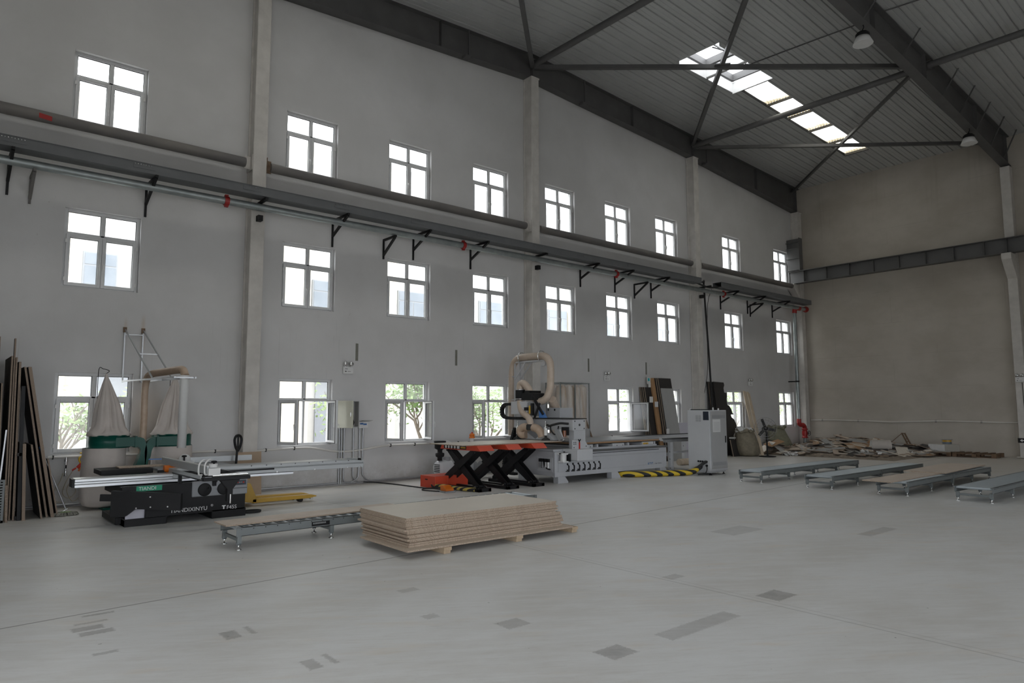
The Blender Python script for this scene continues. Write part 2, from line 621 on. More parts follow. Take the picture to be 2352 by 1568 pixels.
M = {}
M['floor'] = mat_floor()
M['wall'] = mat_wall()
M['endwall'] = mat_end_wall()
M['column'] = mat('coated_column_paint', (0.60, 0.575, 0.54), 0.85, var=0.16, vscale=3.5, bump=0.25, bscale=45)
M['ceil'] = mat('white_roof_sheet', (0.44, 0.45, 0.445), 0.42, var=0.05, vscale=2.0, spec=0.5)
M['steel'] = mat('dark_grey_painted_steel', (0.105, 0.103, 0.102), 0.55, var=0.18, vscale=2.0)
M['steel_dusty'] = mat('dusty_grey_tube_paint', (0.20, 0.185, 0.17), 0.7, var=0.0, vscale=1.6, c2=(0.125, 0.12, 0.118), stretch=(0.4, 1, 1))
M['tray'] = mat('grey_cable_tray_paint', (0.125, 0.13, 0.135), 0.5, var=0.12, vscale=3)
M['crane'] = mat('crane_beam_grey', (0.115, 0.114, 0.113), 0.6, var=0.15, vscale=2)
M['galv'] = mat('galvanised_pipe', (0.36, 0.39, 0.39), 0.42, 0.55, c2=(0.27, 0.30, 0.30), vscale=4)
M['conduit'] = mat('zinc_conduit', (0.46, 0.47, 0.48), 0.38, 0.7, var=0.1)
M['black'] = mat('black_paint', (0.012, 0.012, 0.013), 0.5, var=0.1, spec=0.25)
M['blackmatt'] = mat('black_plastic', (0.015, 0.015, 0.016), 0.6, var=0.1, spec=0.25)
M['rubber'] = mat('black_rubber', (0.022, 0.022, 0.022), 0.75, var=0.15)
M['pvc'] = mat('white_window_pvc', (0.63, 0.635, 0.64), 0.4, var=0.08, vscale=5)
M['sill'] = mat('white_sill', (0.72, 0.72, 0.71), 0.6, var=0.12, vscale=4)
M['glass'] = mat_glass('window_glass', (0.97, 0.98, 0.98), 0.13)
M['hazeglass'] = mat_glass('dusty_glass', (0.85, 0.87, 0.86), 0.10)
M['gasket'] = mat('window_gasket', (0.05, 0.05, 0.05), 0.7, var=0.1)
M['skylight'] = mat_skylight()
M['red'] = mat('red_fire_paint', (0.36, 0.022, 0.02), 0.4, var=0.15, vscale=8)
M['chip'] = mat_chipboard('chipboard_face')
M['palechip'] = mat('pale_chipboard_face', (0.60, 0.515, 0.44), 0.6, c2=(0.53, 0.445, 0.37), vscale=3)
M['chipedge'] = mat_chipboard('chipboard_edge', True)
M['laminate'] = mat('beige_laminate', (0.66, 0.60, 0.52), 0.45, var=0.05, vscale=2.0)
M['greylam'] = mat('grey_laminate', (0.36, 0.36, 0.35), 0.5, var=0.06)
M['darklam'] = mat('dark_laminate', (0.032, 0.029, 0.028), 0.5, var=0.15)
M['wood'] = mat('raw_timber', (0.46, 0.36, 0.25), 0.7, c2=(0.35, 0.26, 0.17), vscale=5, stretch=(1, 1, 0.15))
M['palewood'] = mat('pale_pine', (0.62, 0.53, 0.41), 0.7, c2=(0.52, 0.42, 0.31), vscale=6, stretch=(1, 1, 0.1))
M['palletwood'] = mat('weathered_pallet_wood', (0.20, 0.125, 0.075), 0.8, c2=(0.12, 0.075, 0.045), vscale=8)
M['brownwood'] = mat('brown_stained_board', (0.40, 0.24, 0.12), 0.55, c2=(0.30, 0.17, 0.085), vscale=6, stretch=(1, 1, 0.1))
M['sock'] = mat('stained_filter_sock', (0.62, 0.60, 0.57), 0.9, c2=(0.44, 0.35, 0.27), vscale=2.2, stretch=(3, 3, .5))
M['bag'] = mat('filter_cloth', (0.56, 0.51, 0.475), 0.9, var=0.12, vscale=3.5, bump=0.2, bscale=30)
M['green'] = mat('green_enamel', (0.004, 0.075, 0.055), 0.34, var=0.1, vscale=3, spec=0.3)
M['hose'] = mat('beige_ribbed_hose', (0.50, 0.385, 0.29), 0.45, c2=(0.42, 0.31, 0.225), vscale=7, spec=0.6)
M['hosepale'] = mat('pale_ribbed_hose', (0.60, 0.50, 0.41), 0.4, c2=(0.52, 0.42, 0.33), vscale=6, spec=0.6)
M['cream'] = mat('cream_cabinet_paint', (0.60, 0.59, 0.49), 0.45, var=0.05)
M['machine'] = mat('light_grey_machine_paint', (0.46, 0.47, 0.49), 0.42, var=0.05, vscale=2)
M['machine2'] = mat('off_white_machine_paint', (0.53, 0.54, 0.555), 0.42, var=0.05, vscale=2)
M['cabgrey'] = mat('warm_grey_door_paint', (0.38, 0.38, 0.375), 0.45, var=0.04)
M['alu'] = mat('brushed_aluminium', (0.62, 0.635, 0.65), 0.32, 0.75, var=0.06, vscale=3, stretch=(0.2, 4, 4))
M['alupaint'] = mat('silver_profile', (0.42, 0.435, 0.44), 0.42, 0.35, var=0.05, stretch=(0.2, 4, 4))
M['chrome'] = mat('bright_steel', (0.75, 0.75, 0.75), 0.18, 1.0, var=0.05)
M['orange'] = mat('orange_red_paint', (0.60, 0.062, 0.022), 0.42, var=0.1, vscale=3)
M['orangeplastic'] = mat('orange_plastic', (0.66, 0.16, 0.012), 0.4, var=0.06)
M['yellow'] = mat('pallet_truck_yellow', (0.60, 0.36, 0.045), 0.42, var=0.12, vscale=5)
M['yellowplastic'] = mat('yellow_plastic', (0.72, 0.45, 0.02), 0.4, var=0.06)
M['redplastic'] = mat('red_plastic', (0.55, 0.03, 0.015), 0.4, var=0.06)
M['console'] = mat('grey_console_paint', (0.25, 0.257, 0.27), 0.42, var=0.08)
M['rail'] = mat('grey_green_conveyor_paint', (0.15, 0.165, 0.165), 0.42, var=0.06)
M['roller'] = mat('zinc_plated_roller', (0.46, 0.51, 0.54), 0.36, 0.5, var=0.06)
M['cardboard'] = mat('brown_cardboard', (0.42, 0.315, 0.225), 0.8, var=0.06)
M['sack'] = mat('woven_sack', (0.26, 0.23, 0.17), 0.85, c2=(0.19, 0.165, 0.12), vscale=9, bump=0.5, bscale=120)
M['sackgreen'] = mat('green_woven_sack', (0.22, 0.215, 0.15), 0.85, c2=(0.165, 0.16, 0.11), vscale=9, bump=0.5, bscale=120)
M['paper'] = mat('white_paper', (0.66, 0.66, 0.65), 0.8, var=0.06, vscale=30)
M['plastic'] = mat('white_plastic', (0.68, 0.68, 0.67), 0.4, var=0.05)
M['whitepipe'] = mat('white_plastic_pipe', (0.64, 0.62, 0.58), 0.4, var=0.12, vscale=2)
M['blue'] = mat('blue_plastic', (0.02, 0.14, 0.42), 0.4, var=0.06)
M['navy'] = mat('dark_blue_plate', (0.012, 0.02, 0.035), 0.4, var=0.06)
M['kdtblue'] = mat('logo_blue', (0.02, 0.13, 0.33), 0.5, var=0.05)
M['white'] = mat('white_print', (0.72, 0.72, 0.72), 0.6, var=0.03)
M['grey'] = mat('mid_grey_plastic', (0.27, 0.275, 0.28), 0.5, var=0.06)
M['badge'] = mat('green_badge', (0.0, 0.28, 0.15), 0.4, var=0.05)
M['stripe'] = mat_stripes('yellow_black_hazard', (0.62, 0.44, 0.03), (0.02, 0.02, 0.02), 0.20, 0, 0.9)
M['stripe_y'] = mat_stripes('yellow_black_hazard_small', (0.50, 0.38, 0.08), (0.02, 0.02, 0.02), 0.15, 1, 0.9)
M['mop'] = mat('grey_mop_yarn', (0.30, 0.29, 0.25), 0.95, c2=(0.20, 0.20, 0.17), vscale=30, bump=0.6, bscale=90)
M['rust'] = mat('rusty_steel', (0.22, 0.15, 0.10), 0.8, c2=(0.12, 0.075, 0.045), vscale=12)
M['greensteel'] = mat('grey_green_hole', (0.20, 0.20, 0.17), 0.8, var=0.2)
M['extwall'] = mat('pale_render', (0.56, 0.555, 0.54), 0.85, var=0.04)
M['extcream'] = mat('cream_render', (0.66, 0.61, 0.51), 0.85, var=0.04)
M['extgrey'] = mat('grey_render', (0.26, 0.275, 0.30), 0.85, var=0.05)
M['extglass'] = mat('far_window_glass', (0.13, 0.16, 0.20), 0.25, c2=(0.19, 0.22, 0.26), vscale=1.2)
M['ground'] = mat('outside_paving', (0.42, 0.41, 0.39), 0.9, var=0.15, vscale=1.5)
M['leaf'] = mat('leaf_green', (0.24, 0.36, 0.12), 0.6, c2=(0.15, 0.25, 0.075), vscale=4)
M['leaf2'] = mat('pale_leaf_green', (0.30, 0.40, 0.17), 0.6, c2=(0.20, 0.29, 0.11), vscale=4)
M['bark'] = mat('grey_bark', (0.30, 0.255, 0.21), 0.9, var=0.3, vscale=12)
M['dark'] = mat('near_black', (0.03, 0.03, 0.03), 0.8, var=0.1)  # plain near-black for dark machine parts and sheet edges
M['amber'] = mat('amber_bowl', (0.22, 0.075, 0.03), 0.25, var=0.1)
M['darkblade'] = mat('black_fan_blade', (0.02, 0.02, 0.02), 0.35, var=0.1)
M['ledred'] = mat('red_lamp_button', (0.75, 0.03, 0.03), 0.3, var=0.02)
M['rope'] = mat('beige_cord', (0.50, 0.44, 0.33), 0.8, var=0.1)
M['kraft'] = mat('kraft_drum', (0.46, 0.42, 0.38), 0.7, var=0.08)
M['lilac'] = mat('lilac_white_panel', (0.52, 0.51, 0.57), 0.4, var=0.03)
M['tealtag'] = mat('teal_marker', (0.05, 0.42, 0.45), 0.6, var=0.1)
# ================================================================== THE SHELL
X0, X1, YB = -3.0, 29.6, -26.0
RIDGE = 13.35


def roof(x): return 12.45 - 0.05 * abs(x - RIDGE)


def struct(o):
    o['kind'] = 'structure'
    return o


mb = MB()
mb.box(X0 - 0.3, X1 + 0.3, YB - 0.3, 0.3, -0.25, 0.0)
struct(mb.build('floor', M['floor']))

# windowed wall (y = 0 inside face, 0.3 thick) with 27 openings
WX = [1.739, 5.915, 8.613, 11.302, 14.067, 16.785, 19.461, 23.691, 27.639]
WW = 1.285
WROWS = [(0.955, 2.455), (4.06, 5.565), (7.155, 8.66)]
WT = 0.30
mb = MB()
xs = sorted([X0 - 0.3, X1 + 0.3] + WX + [x + WW for x in WX])
zs = sorted([0.0, 11.0] + [z for r in WROWS for z in r])


def is_hole(xa, xb, za, zb):
    xm, zm = (xa + xb) / 2, (za + zb) / 2
    return any(x < xm < x + WW for x in WX) and any(a < zm < b for a, b in WROWS)


for i in range(len(xs) - 1):
    for j in range(len(zs) - 1):
        a, b, c, d = xs[i], xs[i + 1], zs[j], zs[j + 1]
        if is_hole(a, b, c, d): continue
        mb.quad((a, 0, c), (b, 0, c), (b, 0, d), (a, 0, d))
        mb.quad((b, WT, c), (a, WT, c), (a, WT, d), (b, WT, d))
for x in WX:
    for (c, d) in WROWS:
        a, b = x, x + WW
        mb.quad((a, 0, c), (a, WT, c), (b, WT, c), (b, 0, c))
        mb.quad((a, 0, d), (b, 0, d), (b, WT, d), (a, WT, d))
        mb.quad((a, 0, c), (a, 0, d), (a, WT, d), (a, WT, c))
        mb.quad((b, 0, c), (b, WT, c), (b, WT, d), (b, 0, d))
top = [(X0 - .3, 11.0), (X1 + .3, 11.0), (X1 + .3, roof(X1 + .3) + .3), (RIDGE, 12.75), (X0 - .3, roof(X0 - .3) + .3)]
mb.add([(x, 0, z) for x, z in top], [(0, 1, 2, 3, 4)])
mb.add([(x, WT, z) for x, z in top], [(4, 3, 2, 1, 0)])
struct(mb.build('wall_left', M['wall']))

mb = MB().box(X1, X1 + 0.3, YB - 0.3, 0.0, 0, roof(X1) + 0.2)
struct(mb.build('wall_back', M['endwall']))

# unseen long side behind the camera: two open doors added to let in more daylight
ADDED_DOORS = [(-2.0, 5.0), (8.5, 16.0)]
DH = 4.6
mb = MB()
px_ = X0 - .3
for (a, b) in ADDED_DOORS:
    mb.box(px_, a, YB - .3, YB, 0, DH)
    px_ = b
mb.box(px_, X1 + .3, YB - .3, YB, 0, DH)
mb.prism([(X0 - .3, DH), (X1 + .3, DH), (X1 + .3, roof(X1) + .2), (RIDGE, 12.7), (X0 - .3, roof(X0) + .2)], 'y', YB - .3, YB)
struct(mb.build('wall_right', M['wall']))
for (a, b) in ADDED_DOORS: portal('added_door_portal', ((a + b) / 2, YB - .32, DH / 2), b - a, DH, (0, 1, 0))
# unseen wall by the camera's left, one open door added to brighten the near floor
mb = MB()
mb.box(X0 - .3, X0, YB, -23, 0, 11.7)
mb.box(X0 - .3, X0, -10, 0, 0, 11.7)
mb.box(X0 - .3, X0, -23, -10, 2.7, 11.7)
struct(mb.build('wall_front', M['wall']))
portal('added_door_portal', (X0 - .32, -16.5, 1.35), 13.0, 2.7, (1, 0, 0))

# ------------------------------------------------------------------ roof sheeting: ribbed, with skylight strips and two open smoke vents
STRIPS = [(-4.30, -3.38), (-12.4, -11.48), (-20.5, -19.58)]
SPAN = [(19.70, 27.30), (-0.6, 7.0)]
VENT = [(16.75, 19.70), (7.0, 9.95)]
VY = [(-4.52, -3.10), (-12.62, -11.2), (-20.72, -19.3)]
holes = []
for (ya, yb), (va, vb) in zip(STRIPS, VY):
    for q in (0, 1):
        if q == 0 and ya < -8: continue
        holes.append((*SPAN[q], ya, yb))
        holes.append((*VENT[q], va, vb))
ys = set([YB - .3, 0.3])
for h in holes: ys |= {h[2], h[3]}
step = 0.30
k = 0
prof = []
y = 0.0
# rib profile: flat pan with a narrow groove every 0.30 m and a shallow bead between
for k in range(int((0.3 - YB + .3) / step) + 2):
    y = 0.15 - k * step
    prof += [(y, 0.0), (y - 0.012, 0.035), (y - 0.034, 0.035), (y - 0.046, 0.0), (y - 0.16, 0.0), (y - 0.168, 0.006), (y - 0.180, 0.006), (y - 0.188, 0.0)]
prof = [(y, d) for (y, d) in prof if YB - .3 <= y <= .3]
for yy in list(ys): prof.append((yy, 0.0))
prof = sorted(set(prof))
mb = MB()
xbr = sorted({X0 - .3, X1 + .3, RIDGE} | {h[0] for h in holes} | {h[1] for h in holes})
for i in range(len(prof) - 1):
    (ya, da), (yb, db) = prof[i], prof[i + 1]
    if yb - ya < 1e-5: continue
    ym = (ya + yb) / 2
    for j in range(len(xbr) - 1):
        a, b = xbr[j], xbr[j + 1]
        xm = (a + b) / 2
        if any(h[0] < xm < h[1] and h[2] < ym < h[3] for h in holes): continue
        mb.quad((a, yb, roof(a) + db), (b, yb, roof(b) + db), (b, ya, roof(b) + da), (a, ya, roof(a) + da))
o = mb.build('ceiling', M['ceil'])
struct(o)
# outer roof skin so that the sky does not glow through
mb = MB()
yb2 = sorted({YB - .3, .3} | {h[2] for h in holes} | {h[3] for h in holes})
for i in range(len(yb2) - 1):
    for j in range(len(xbr) - 1):
        a, b, ya, yb = xbr[j], xbr[j + 1], yb2[i], yb2[i + 1]
        if any(h[0] < (a + b) / 2 < h[1] and h[2] < (ya + yb) / 2 < h[3] for h in holes): continue
        mb.quad((a, ya, roof(a) + .12), (b, ya, roof(b) + .12), (b, yb, roof(b) + .12), (a, yb, roof(a) + .12))
struct(mb.build('roof_outer', M['steel']))
# skylight panels: one sheet per bay between purlins
SEAMS = [19.78, 21.38, 22.78, 24.31, 25.86, 27.30]
n = 0
for si, (ya, yb) in enumerate(STRIPS):
    for mirror in (False, True):
        if si > 0 and not mirror: continue
        for a, b in zip(SEAMS, SEAMS[1:]):
            a2, b2 = (a, b) if not mirror else (2 * RIDGE - b, 2 * RIDGE - a)
            n += 1
            mb = MB()
            for q in range(9):
                y0 = ya + (yb - ya) * q / 9
                y1 = ya + (yb - ya) * (q + 1) / 9
                for (u0, u1, d0, d1) in ((0, .7, 0, 0), (.7, .85, 0, .03), (.85, 1, .03, 0)):
                    p0, p1 = y0 + (y1 - y0) * u0, y0 + (y1 - y0) * u1
                    mb.quad((a2 + .02, p1, roof(a2) + .10 + d1), (b2 - .02, p1, roof(b2) + .10 + d1), (b2 - .02, p0, roof(b2) + .10 + d0), (a2 + .02, p0, roof(a2) + .10 + d0))
            struct(mb.build('skylight_%d' % n, M['skylight']))
        a, b = (19.7, 27.3) if not mirror else (2 * RIDGE - 27.3, 7.0)
        portal('skylight_portal', ((a + b) / 2, (ya + yb) / 2, roof((a + b) / 2) + .25), b - a, yb - ya, (0, 0, -1))
        mb = MB()
        for s in SEAMS:
            s2 = s if not mirror else 2 * RIDGE - s
            mb.box(s2 - .03, s2 + .03, ya, yb, roof(s2) + .02, roof(s2) + .10)
        if not mirror and si == 0:
            tag(mb.build('skylight_bars', M['steel']), kind='structure')
# smoke vents: folded steel curbs with glazed flaps standing above the roof
for vi, (ya, yb) in enumerate(VY):
    for mirror in (False, True):
        if vi > 0 and not mirror: continue
        a, b = VENT[0] if not mirror else VENT[1]
        z = roof((a + b) / 2)
        portal('vent_portal', ((a + b) / 2, (ya + yb) / 2, z + .75), b - a, yb - ya, (0, 0, -1))
        r = thing('roof_vent', None, None, ((a + b) / 2, (ya + yb) / 2, z))
        r['kind'] = 'structure'
        mb = MB()
        t = .02
        mid = (a + b) / 2
        for (p, q) in ((a, mid - .05), (mid + .05, b)):
            mb.box(p, p + t, ya, yb, roof(p) - .02, z + .30)
            mb.box(q - t, q, ya, yb, roof(q) - .02, z + .30)
            mb.box(p, q, ya, ya + t, z - .06, z + .30)
            mb.box(p, q, yb - t, yb, z - .06, z + .30)
        mb.box(mid - .05, mid + .05, ya, yb, z - .03, z + .02)
        mb.build('curb', M['plastic'], r)
        mb = MB()
        for (p, q) in ((a, mid - .05), (mid + .05, b)):
            mb.box(p - .02, p + .07, ya, yb, z + .33, z + .55)
            mb.box(q - .07, q + .02, ya, yb, z + .33, z + .55)
            mb.box(p, q, ya - .02, ya + .07, z + .33, z + .55)
            mb.box(p, q, yb - .07, yb + .02, z + .33, z + .55)
            mb.box(p, q, (ya + yb) / 2 - .02, (ya + yb) / 2 + .02, z + .55, z + .60)
        mb.build('flap_frame', M['crane'], r)
        mb = MB()
        for k in range(2):
            mb.cyl((mid + (.35 if k else -.35), (ya + yb) / 2 - .3, z + .32), (mid + (.6 if k else -.6), (ya + yb) / 2 + .1, z + .55), .02)
        mb.build('opener', M['black'], r)
        if not mirror and vi == 0:
            r['label'] = 'square open roof vent with twin curbs beside the skylight strip'

# ------------------------------------------------------------------ windows
def window_proto():
    W, H = WW, 1.505
    r = thing('window_1', None, None)
    r['kind'] = 'structure'
    y0, y1 = .10, .17
    fw = .062
    zt = H * 0.68
    mb = MB()
    mb.box(0, fw, y0, y1, 0, H); mb.box(W - fw, W, y0, y1, 0, H)
    mb.box(fw, W - fw, y0, y1, H - fw, H); mb.box(fw, W - fw, y0, y1, 0, fw * .8)
    mb.box(fw, W - fw, y0, y1, zt - .035, zt + .035)
    mb.box(W / 2 - .035, W / 2 + .035, y0, y1, zt, H - fw)
    mb.box(W / 2 - .024, W / 2 + .024, y0 + .012, y1, fw * .8, zt)
    mb.build('window_frame', M['pvc'], r, bevel=.004)
    mb = MB()
    for (a, b) in ((fw, W / 2 - .035), (W / 2 + .035, W - fw)):
        z0, z1 = zt + .035, H - fw
        mb.box(a, b, y0 + .02, y0 + .034, z1 - .010, z1)
        mb.box(a, a + .010, y0 + .02, y0 + .034, z0, z1); mb.box(b - .010, b, y0 + .02, y0 + .034, z0, z1)
    mb.build('gasket', M['gasket'], r)
    for (a, b) in ((fw, W / 2 - .035), (W / 2 + .035, W - fw)):
        MB().quad((a, y0 + .036, zt + .035), (b, y0 + .036, zt + .035), (b, y0 + .036, H - fw), (a, y0 + .036, H - fw)).build('pane', M['glass'], r)
    return r, zt, fw


def sash(parent, x_hinge, width, z0, z1, side, angle, with_handle, loc_y=.095):
    """casement; local origin on its hinge line; side +1 extends to +x"""
    s = side
    f = .062
    mb = MB()
    a, b = (0, width) if s > 0 else (-width, 0)
    mb.box(a, a + f, -.028, .03, z0, z1); mb.box(b - f, b, -.028, .03, z0, z1)
    mb.box(a + f, b - f, -.028, .03, z0, z0 + f); mb.box(a + f, b - f, -.028, .03, z1 - f, z1)
    fr = mb.build('sash', M['pvc'], None, bevel=.004, origin=(0, 0, 0))
    fr.parent = parent
    fr.location = (x_hinge, loc_y, 0)
    def sub(mbb, name, mt):
        o = mbb.build(name, mt, None, origin=(0, 0, 0))
        o.parent = fr
        return o
    sub(MB().quad((a + f - .004, 0, z0 + f - .004), (b - f + .004, 0, z0 + f - .004), (b - f + .004, 0, z1 - f + .004), (a + f - .004, 0, z1 - f + .004)), 'pane', M['glass'])
    mb = MB()
    mb.box(a + f, b - f, .003, .014, z1 - f - .012, z1 - f); mb.box(a + f, a + f + .010, .003, .014, z0 + f, z1 - f); mb.box(b - f - .010, b - f, .003, .014, z0 + f, z1 - f)
    if abs(angle) > .2:
        mb.box(a + .004, b - .004, .03, .042, z0 + .004, z0 + .018); mb.box(a + .004, b - .004, .03, .042, z1 - .018, z1 - .004)
        e = b if s > 0 else a
        mb.box(e - .016, e + .0, .03, .042, z0 + .004, z1 - .004)
    sub(mb, 'gasket', M['gasket'])
    mb = MB()
    hx = (width - f / 2) * s
    zc = z0 + (z1 - z0) * .45
    if with_handle:
        mb.box(hx - .014, hx + .014, -.040, -.028, zc - .035, zc + .035)
        mb.tube([(hx, -.040, zc), (hx, -.062, zc), (hx + .006 * s, -.064, zc - .05), (hx + .010 * s, -.060, zc - .12)], .009, 8)
        sub(mb, 'handle', M['plastic'])
    mb = MB()
    for zz in (z0 + .12, z1 - .14):
        mb.box(-.016 if s > 0 else -.02, .02 if s > 0 else .016, -.045, -.026, zz - .035, zz + .035)
    sub(mb, 'hinge', M['plastic'])
    fr.rotation_euler = (0, 0, angle)
    return fr


wn = 0
for ci, x in enumerate(WX):
    for ri, (za, zb) in enumerate(WROWS):
        wn += 1
        r, zt, fw = window_proto()
        r.name = 'window_%d' % wn
        r.location = (x, 0, za)
        z0, z1 = .030, zt - .01
        la = ra = 0.0
        if ri == 0:
            # casements standing open inwards on the ground-floor row
            la, ra = {1: (-1.22, 1.45), 2: (-1.31, 1.33), 3: (-1.64, 1.31), 5: (0, 2.23), 7: (-1.0, 0)}.get(ci, (0, 0))
        sash(r, .048, WW / 2 - .05, z0, z1, 1, la, True)
        sash(r, WW - .048, WW / 2 - .05, z0, z1, -1, ra, ri > 0 or ra != 0)
        if ri == 0:
            MB().box(-.02, WW + .02, -.05, .10, -.03, 0.0).build('window_sill', M['sill'], r, bevel=.006)
        portal('window_portal', (x + WW / 2, WT + .02, (za + zb) / 2), WW, zb - za, (0, -1, 0))

# ------------------------------------------------------------------ columns, rafters
def rbot(x):
    d = abs(x - RIDGE)
    pts = [(0, 11.70), (2.2, 11.56), (7.4, 11.27), (12.5, 10.84), (16.4, 10.50)]
    for (a, za), (b, zb) in zip(pts, pts[1:]):
        if d <= b: return za + (zb - za) * (d - a) / (b - a)
    return pts[-1][1]


for i, (x0, x1, y0) in enumerate(((5.055, 5.355, -.365), (13.18, 13.48, -.38), (21.37, 21.68, -.35), (29.24, 29.54, -.36))):
    mb = MB()
    zt = rbot((x0 + x1) / 2)
    mb.box(x0, x1, y0, y0 + .03, 0, zt)
    mb.box(x0 + .03, x1 - .03, y0 + .03, -.02, 0, zt)
    mb.box(x0, x1, -.05, 0.0, 0, zt)
    mb.box(x0 - .015, x1 + .015, y0 - .02, 0, zt - .06, zt - .005)
    struct(mb.build('column', M['column'], bevel=.012))
mb = MB()
mb.box(29.25, 29.6, -8.29, -7.99, 0, 10.47)
mb.prism([(29.25, 7.20), (28.66, 7.20), (28.66, 6.98), (29.25, 6.35)], 'y', -8.29, -7.99)
mb.box(29.15, 29.6, -8.38, -7.90, 0.02, 0.05)
struct(mb.build('column', M['column'], bevel=.01))
mb = MB()
mb.prism([(29.56, 7.20), (28.66, 7.20), (28.66, 7.02), (29.2, 6.55), (29.56, 6.35)], 'y', -.34, -.04)
struct(mb.build('corbel', M['column'], bevel=.01))


def rafter(yc):
    w, t = .145, .016
    mb = MB()
    xsr = [X0, 0.95, 5.95, RIDGE - 2.2, RIDGE, RIDGE + 2.2, 20.75, 25.85, X1 - .03]
    for a, b in zip(xsr, xsr[1:]):
        mb.add([(a, yc - .006, rbot(a)), (b, yc - .006, rbot(b)), (b, yc - .006, roof(b)), (a, yc - .006, roof(a)),
                (a, yc + .006, rbot(a)), (b, yc + .006, rbot(b)), (b, yc + .006, roof(b)), (a, yc + .006, roof(a))],
               [(0, 1, 2, 3), (5, 4, 7, 6)])
        for z0, z1 in ((lambda x: rbot(x), lambda x: rbot(x) + t), (lambda x: roof(x) - t - .004, lambda x: roof(x) - .004)):
            vs = [(x, y, f(x)) for f in (z0, z1) for (x, y) in ((a, yc - w), (b, yc - w), (b, yc + w), (a, yc + w))]
            mb.add(vs, [(0, 3, 2, 1), (4, 5, 6, 7), (0, 1, 5, 4), (1, 2, 6, 5), (2, 3, 7, 6), (3, 0, 4, 7)])
    for xq in (5.2, 10.0, 13.33, 18.0, 21.52, 26.0, 29.3):
        mb.box(xq - .006, xq + .006, yc - w * .85, yc + w * .85, rbot(xq) + t, roof(xq) - t)
    return struct(mb.build('roof_beam', M['steel']))


for yc in (-.165, -8.13, -16.2, -24.3): rafter(yc)

# tie tubes across the bays and X bracing (square tube): each its own piece
def tie(x, z, y0, y1, label):
    mb = MB()
    mb.cyl((x, y0, z), (x, y1, z), .095, 18)
    for y in (y0, y1):
        mb.box(x - .012, x + .012, y - .10, y + .10, z - .14, z + .14)
    tag(mb.build('tie_tube', M['steel'], origin='base'), label, 'roof tie', 'round tie tubes between the roof beams')


tie(RIDGE, 12.12, -.25, -8.0, 'round grey tie tube at the roof ridge, left of the open vent')
tie(21.55, 11.66, -.25, -8.0, 'round grey tie tube crossing under the skylight strip')
tie(RIDGE, 12.12, -8.3, -16.0, 'round grey tie tube at the ridge beyond the right roof beam')
tie(21.55, 11.66, -8.3, -16.0, 'round grey tie tube in the upper right corner, right of the big roof beam')


def brace(p0, p1, w, label):
    mb = MB()
    mb.bar(p0, p1, w, w)
    p0, p1 = Vector(p0), Vector(p1)
    d = (p1 - p0).normalized()
    for p, s in ((p0, 1), (p1, -1)):
        mb.obox(p + d * s * .06, d * .14, d.cross(Vector((0, 0, 1))).normalized() * .07, Vector((0, 0, .012)))
    tag(mb.build('roof_brace', M['steel'], origin='base'), label, 'roof brace', 'diagonal braces under the roof')


brace((13.40, -.30, 12.05), (21.45, -7.98, 11.72), .12, 'grey diagonal brace running level across the picture under the open vent')
brace((21.45, -.30, 11.70), (13.40, -7.98, 12.18), .12, 'grey diagonal brace rising steeply across the open vent to the top edge')
brace((21.62, -.30, 11.60), (28.9, -7.98, 11.32), .11, 'grey diagonal brace running level across the end of the skylight strip')
brace((29.0, -.30, 11.42), (21.65, -7.98, 11.72), .09, 'thin diagonal brace rising from the far wall corner to the right roof beam')
brace((13.30, -.30, 12.05), (5.2, -7.98, 11.75), .12, 'grey diagonal brace left of the ridge tie tube at the top edge')
MB().obox((17.43, -4.14, 11.92), (.16, -.16, 0), (.09, .09, 0), (0, 0, .02)).build('gusset', M['steel'], origin='base')
tag(bpy.data.objects['gusset'], 'small steel gusset plate where two braces cross below the vent', 'plate')

# flange stays from the right beam up to the sheeting
for i, x in enumerate((17.3, 19.75, 22.75, 24.25, 25.8, 27.3, 28.75)):
    mb = MB().bar((x, -8.26, rbot(x) + .02), (x + .35, -8.62, roof(x + .35) + .01), .035, .035)
    tag(mb.build('flange_stay', M['steel'], origin='base'), 'thin steel stay from the big right beam up to the roof sheets', 'roof stay', 'stays on the right roof beam')
for i, x in enumerate((10.9, 15.55, 22.3)):
    mb = MB()
    mb.bar((x, -.33, rbot(x) - .02), (x, -.31, roof(x) - .01), .035, .035)
    mb.box(x - .14, x + .02, -.38, -.18, rbot(x) - .09, rbot(x) - .01)
    tag(mb.build('beam_stay', M['steel'], origin='base'), ('short upright stay with foot on the wall beam, over the third upper window', 'short upright stay with foot on the wall beam, over the fifth upper window', 'short upright stay with foot on the wall beam, right after the third column')[i], 'roof stay')
# thin conduits under the sheeting
mb = MB().tube([(18.45, -4.45, 12.18), (18.55, -6.2, 12.16), (18.6, -8.0, 12.10)], .018, 8)
tag(mb.build('conduit', M['steel'], origin='base'), 'thin dark conduit running from the open vent to the right roof beam', 'conduit')
mb = MB().tube([(18.53, -8.3, 12.14), (18.7, -9.1, 12.15), (19.1, -11.5, 12.13)], .018, 8)
tag(mb.build('conduit', M['steel'], origin='base'), 'thin dark conduit under the roof sheets in the top right corner', 'conduit')

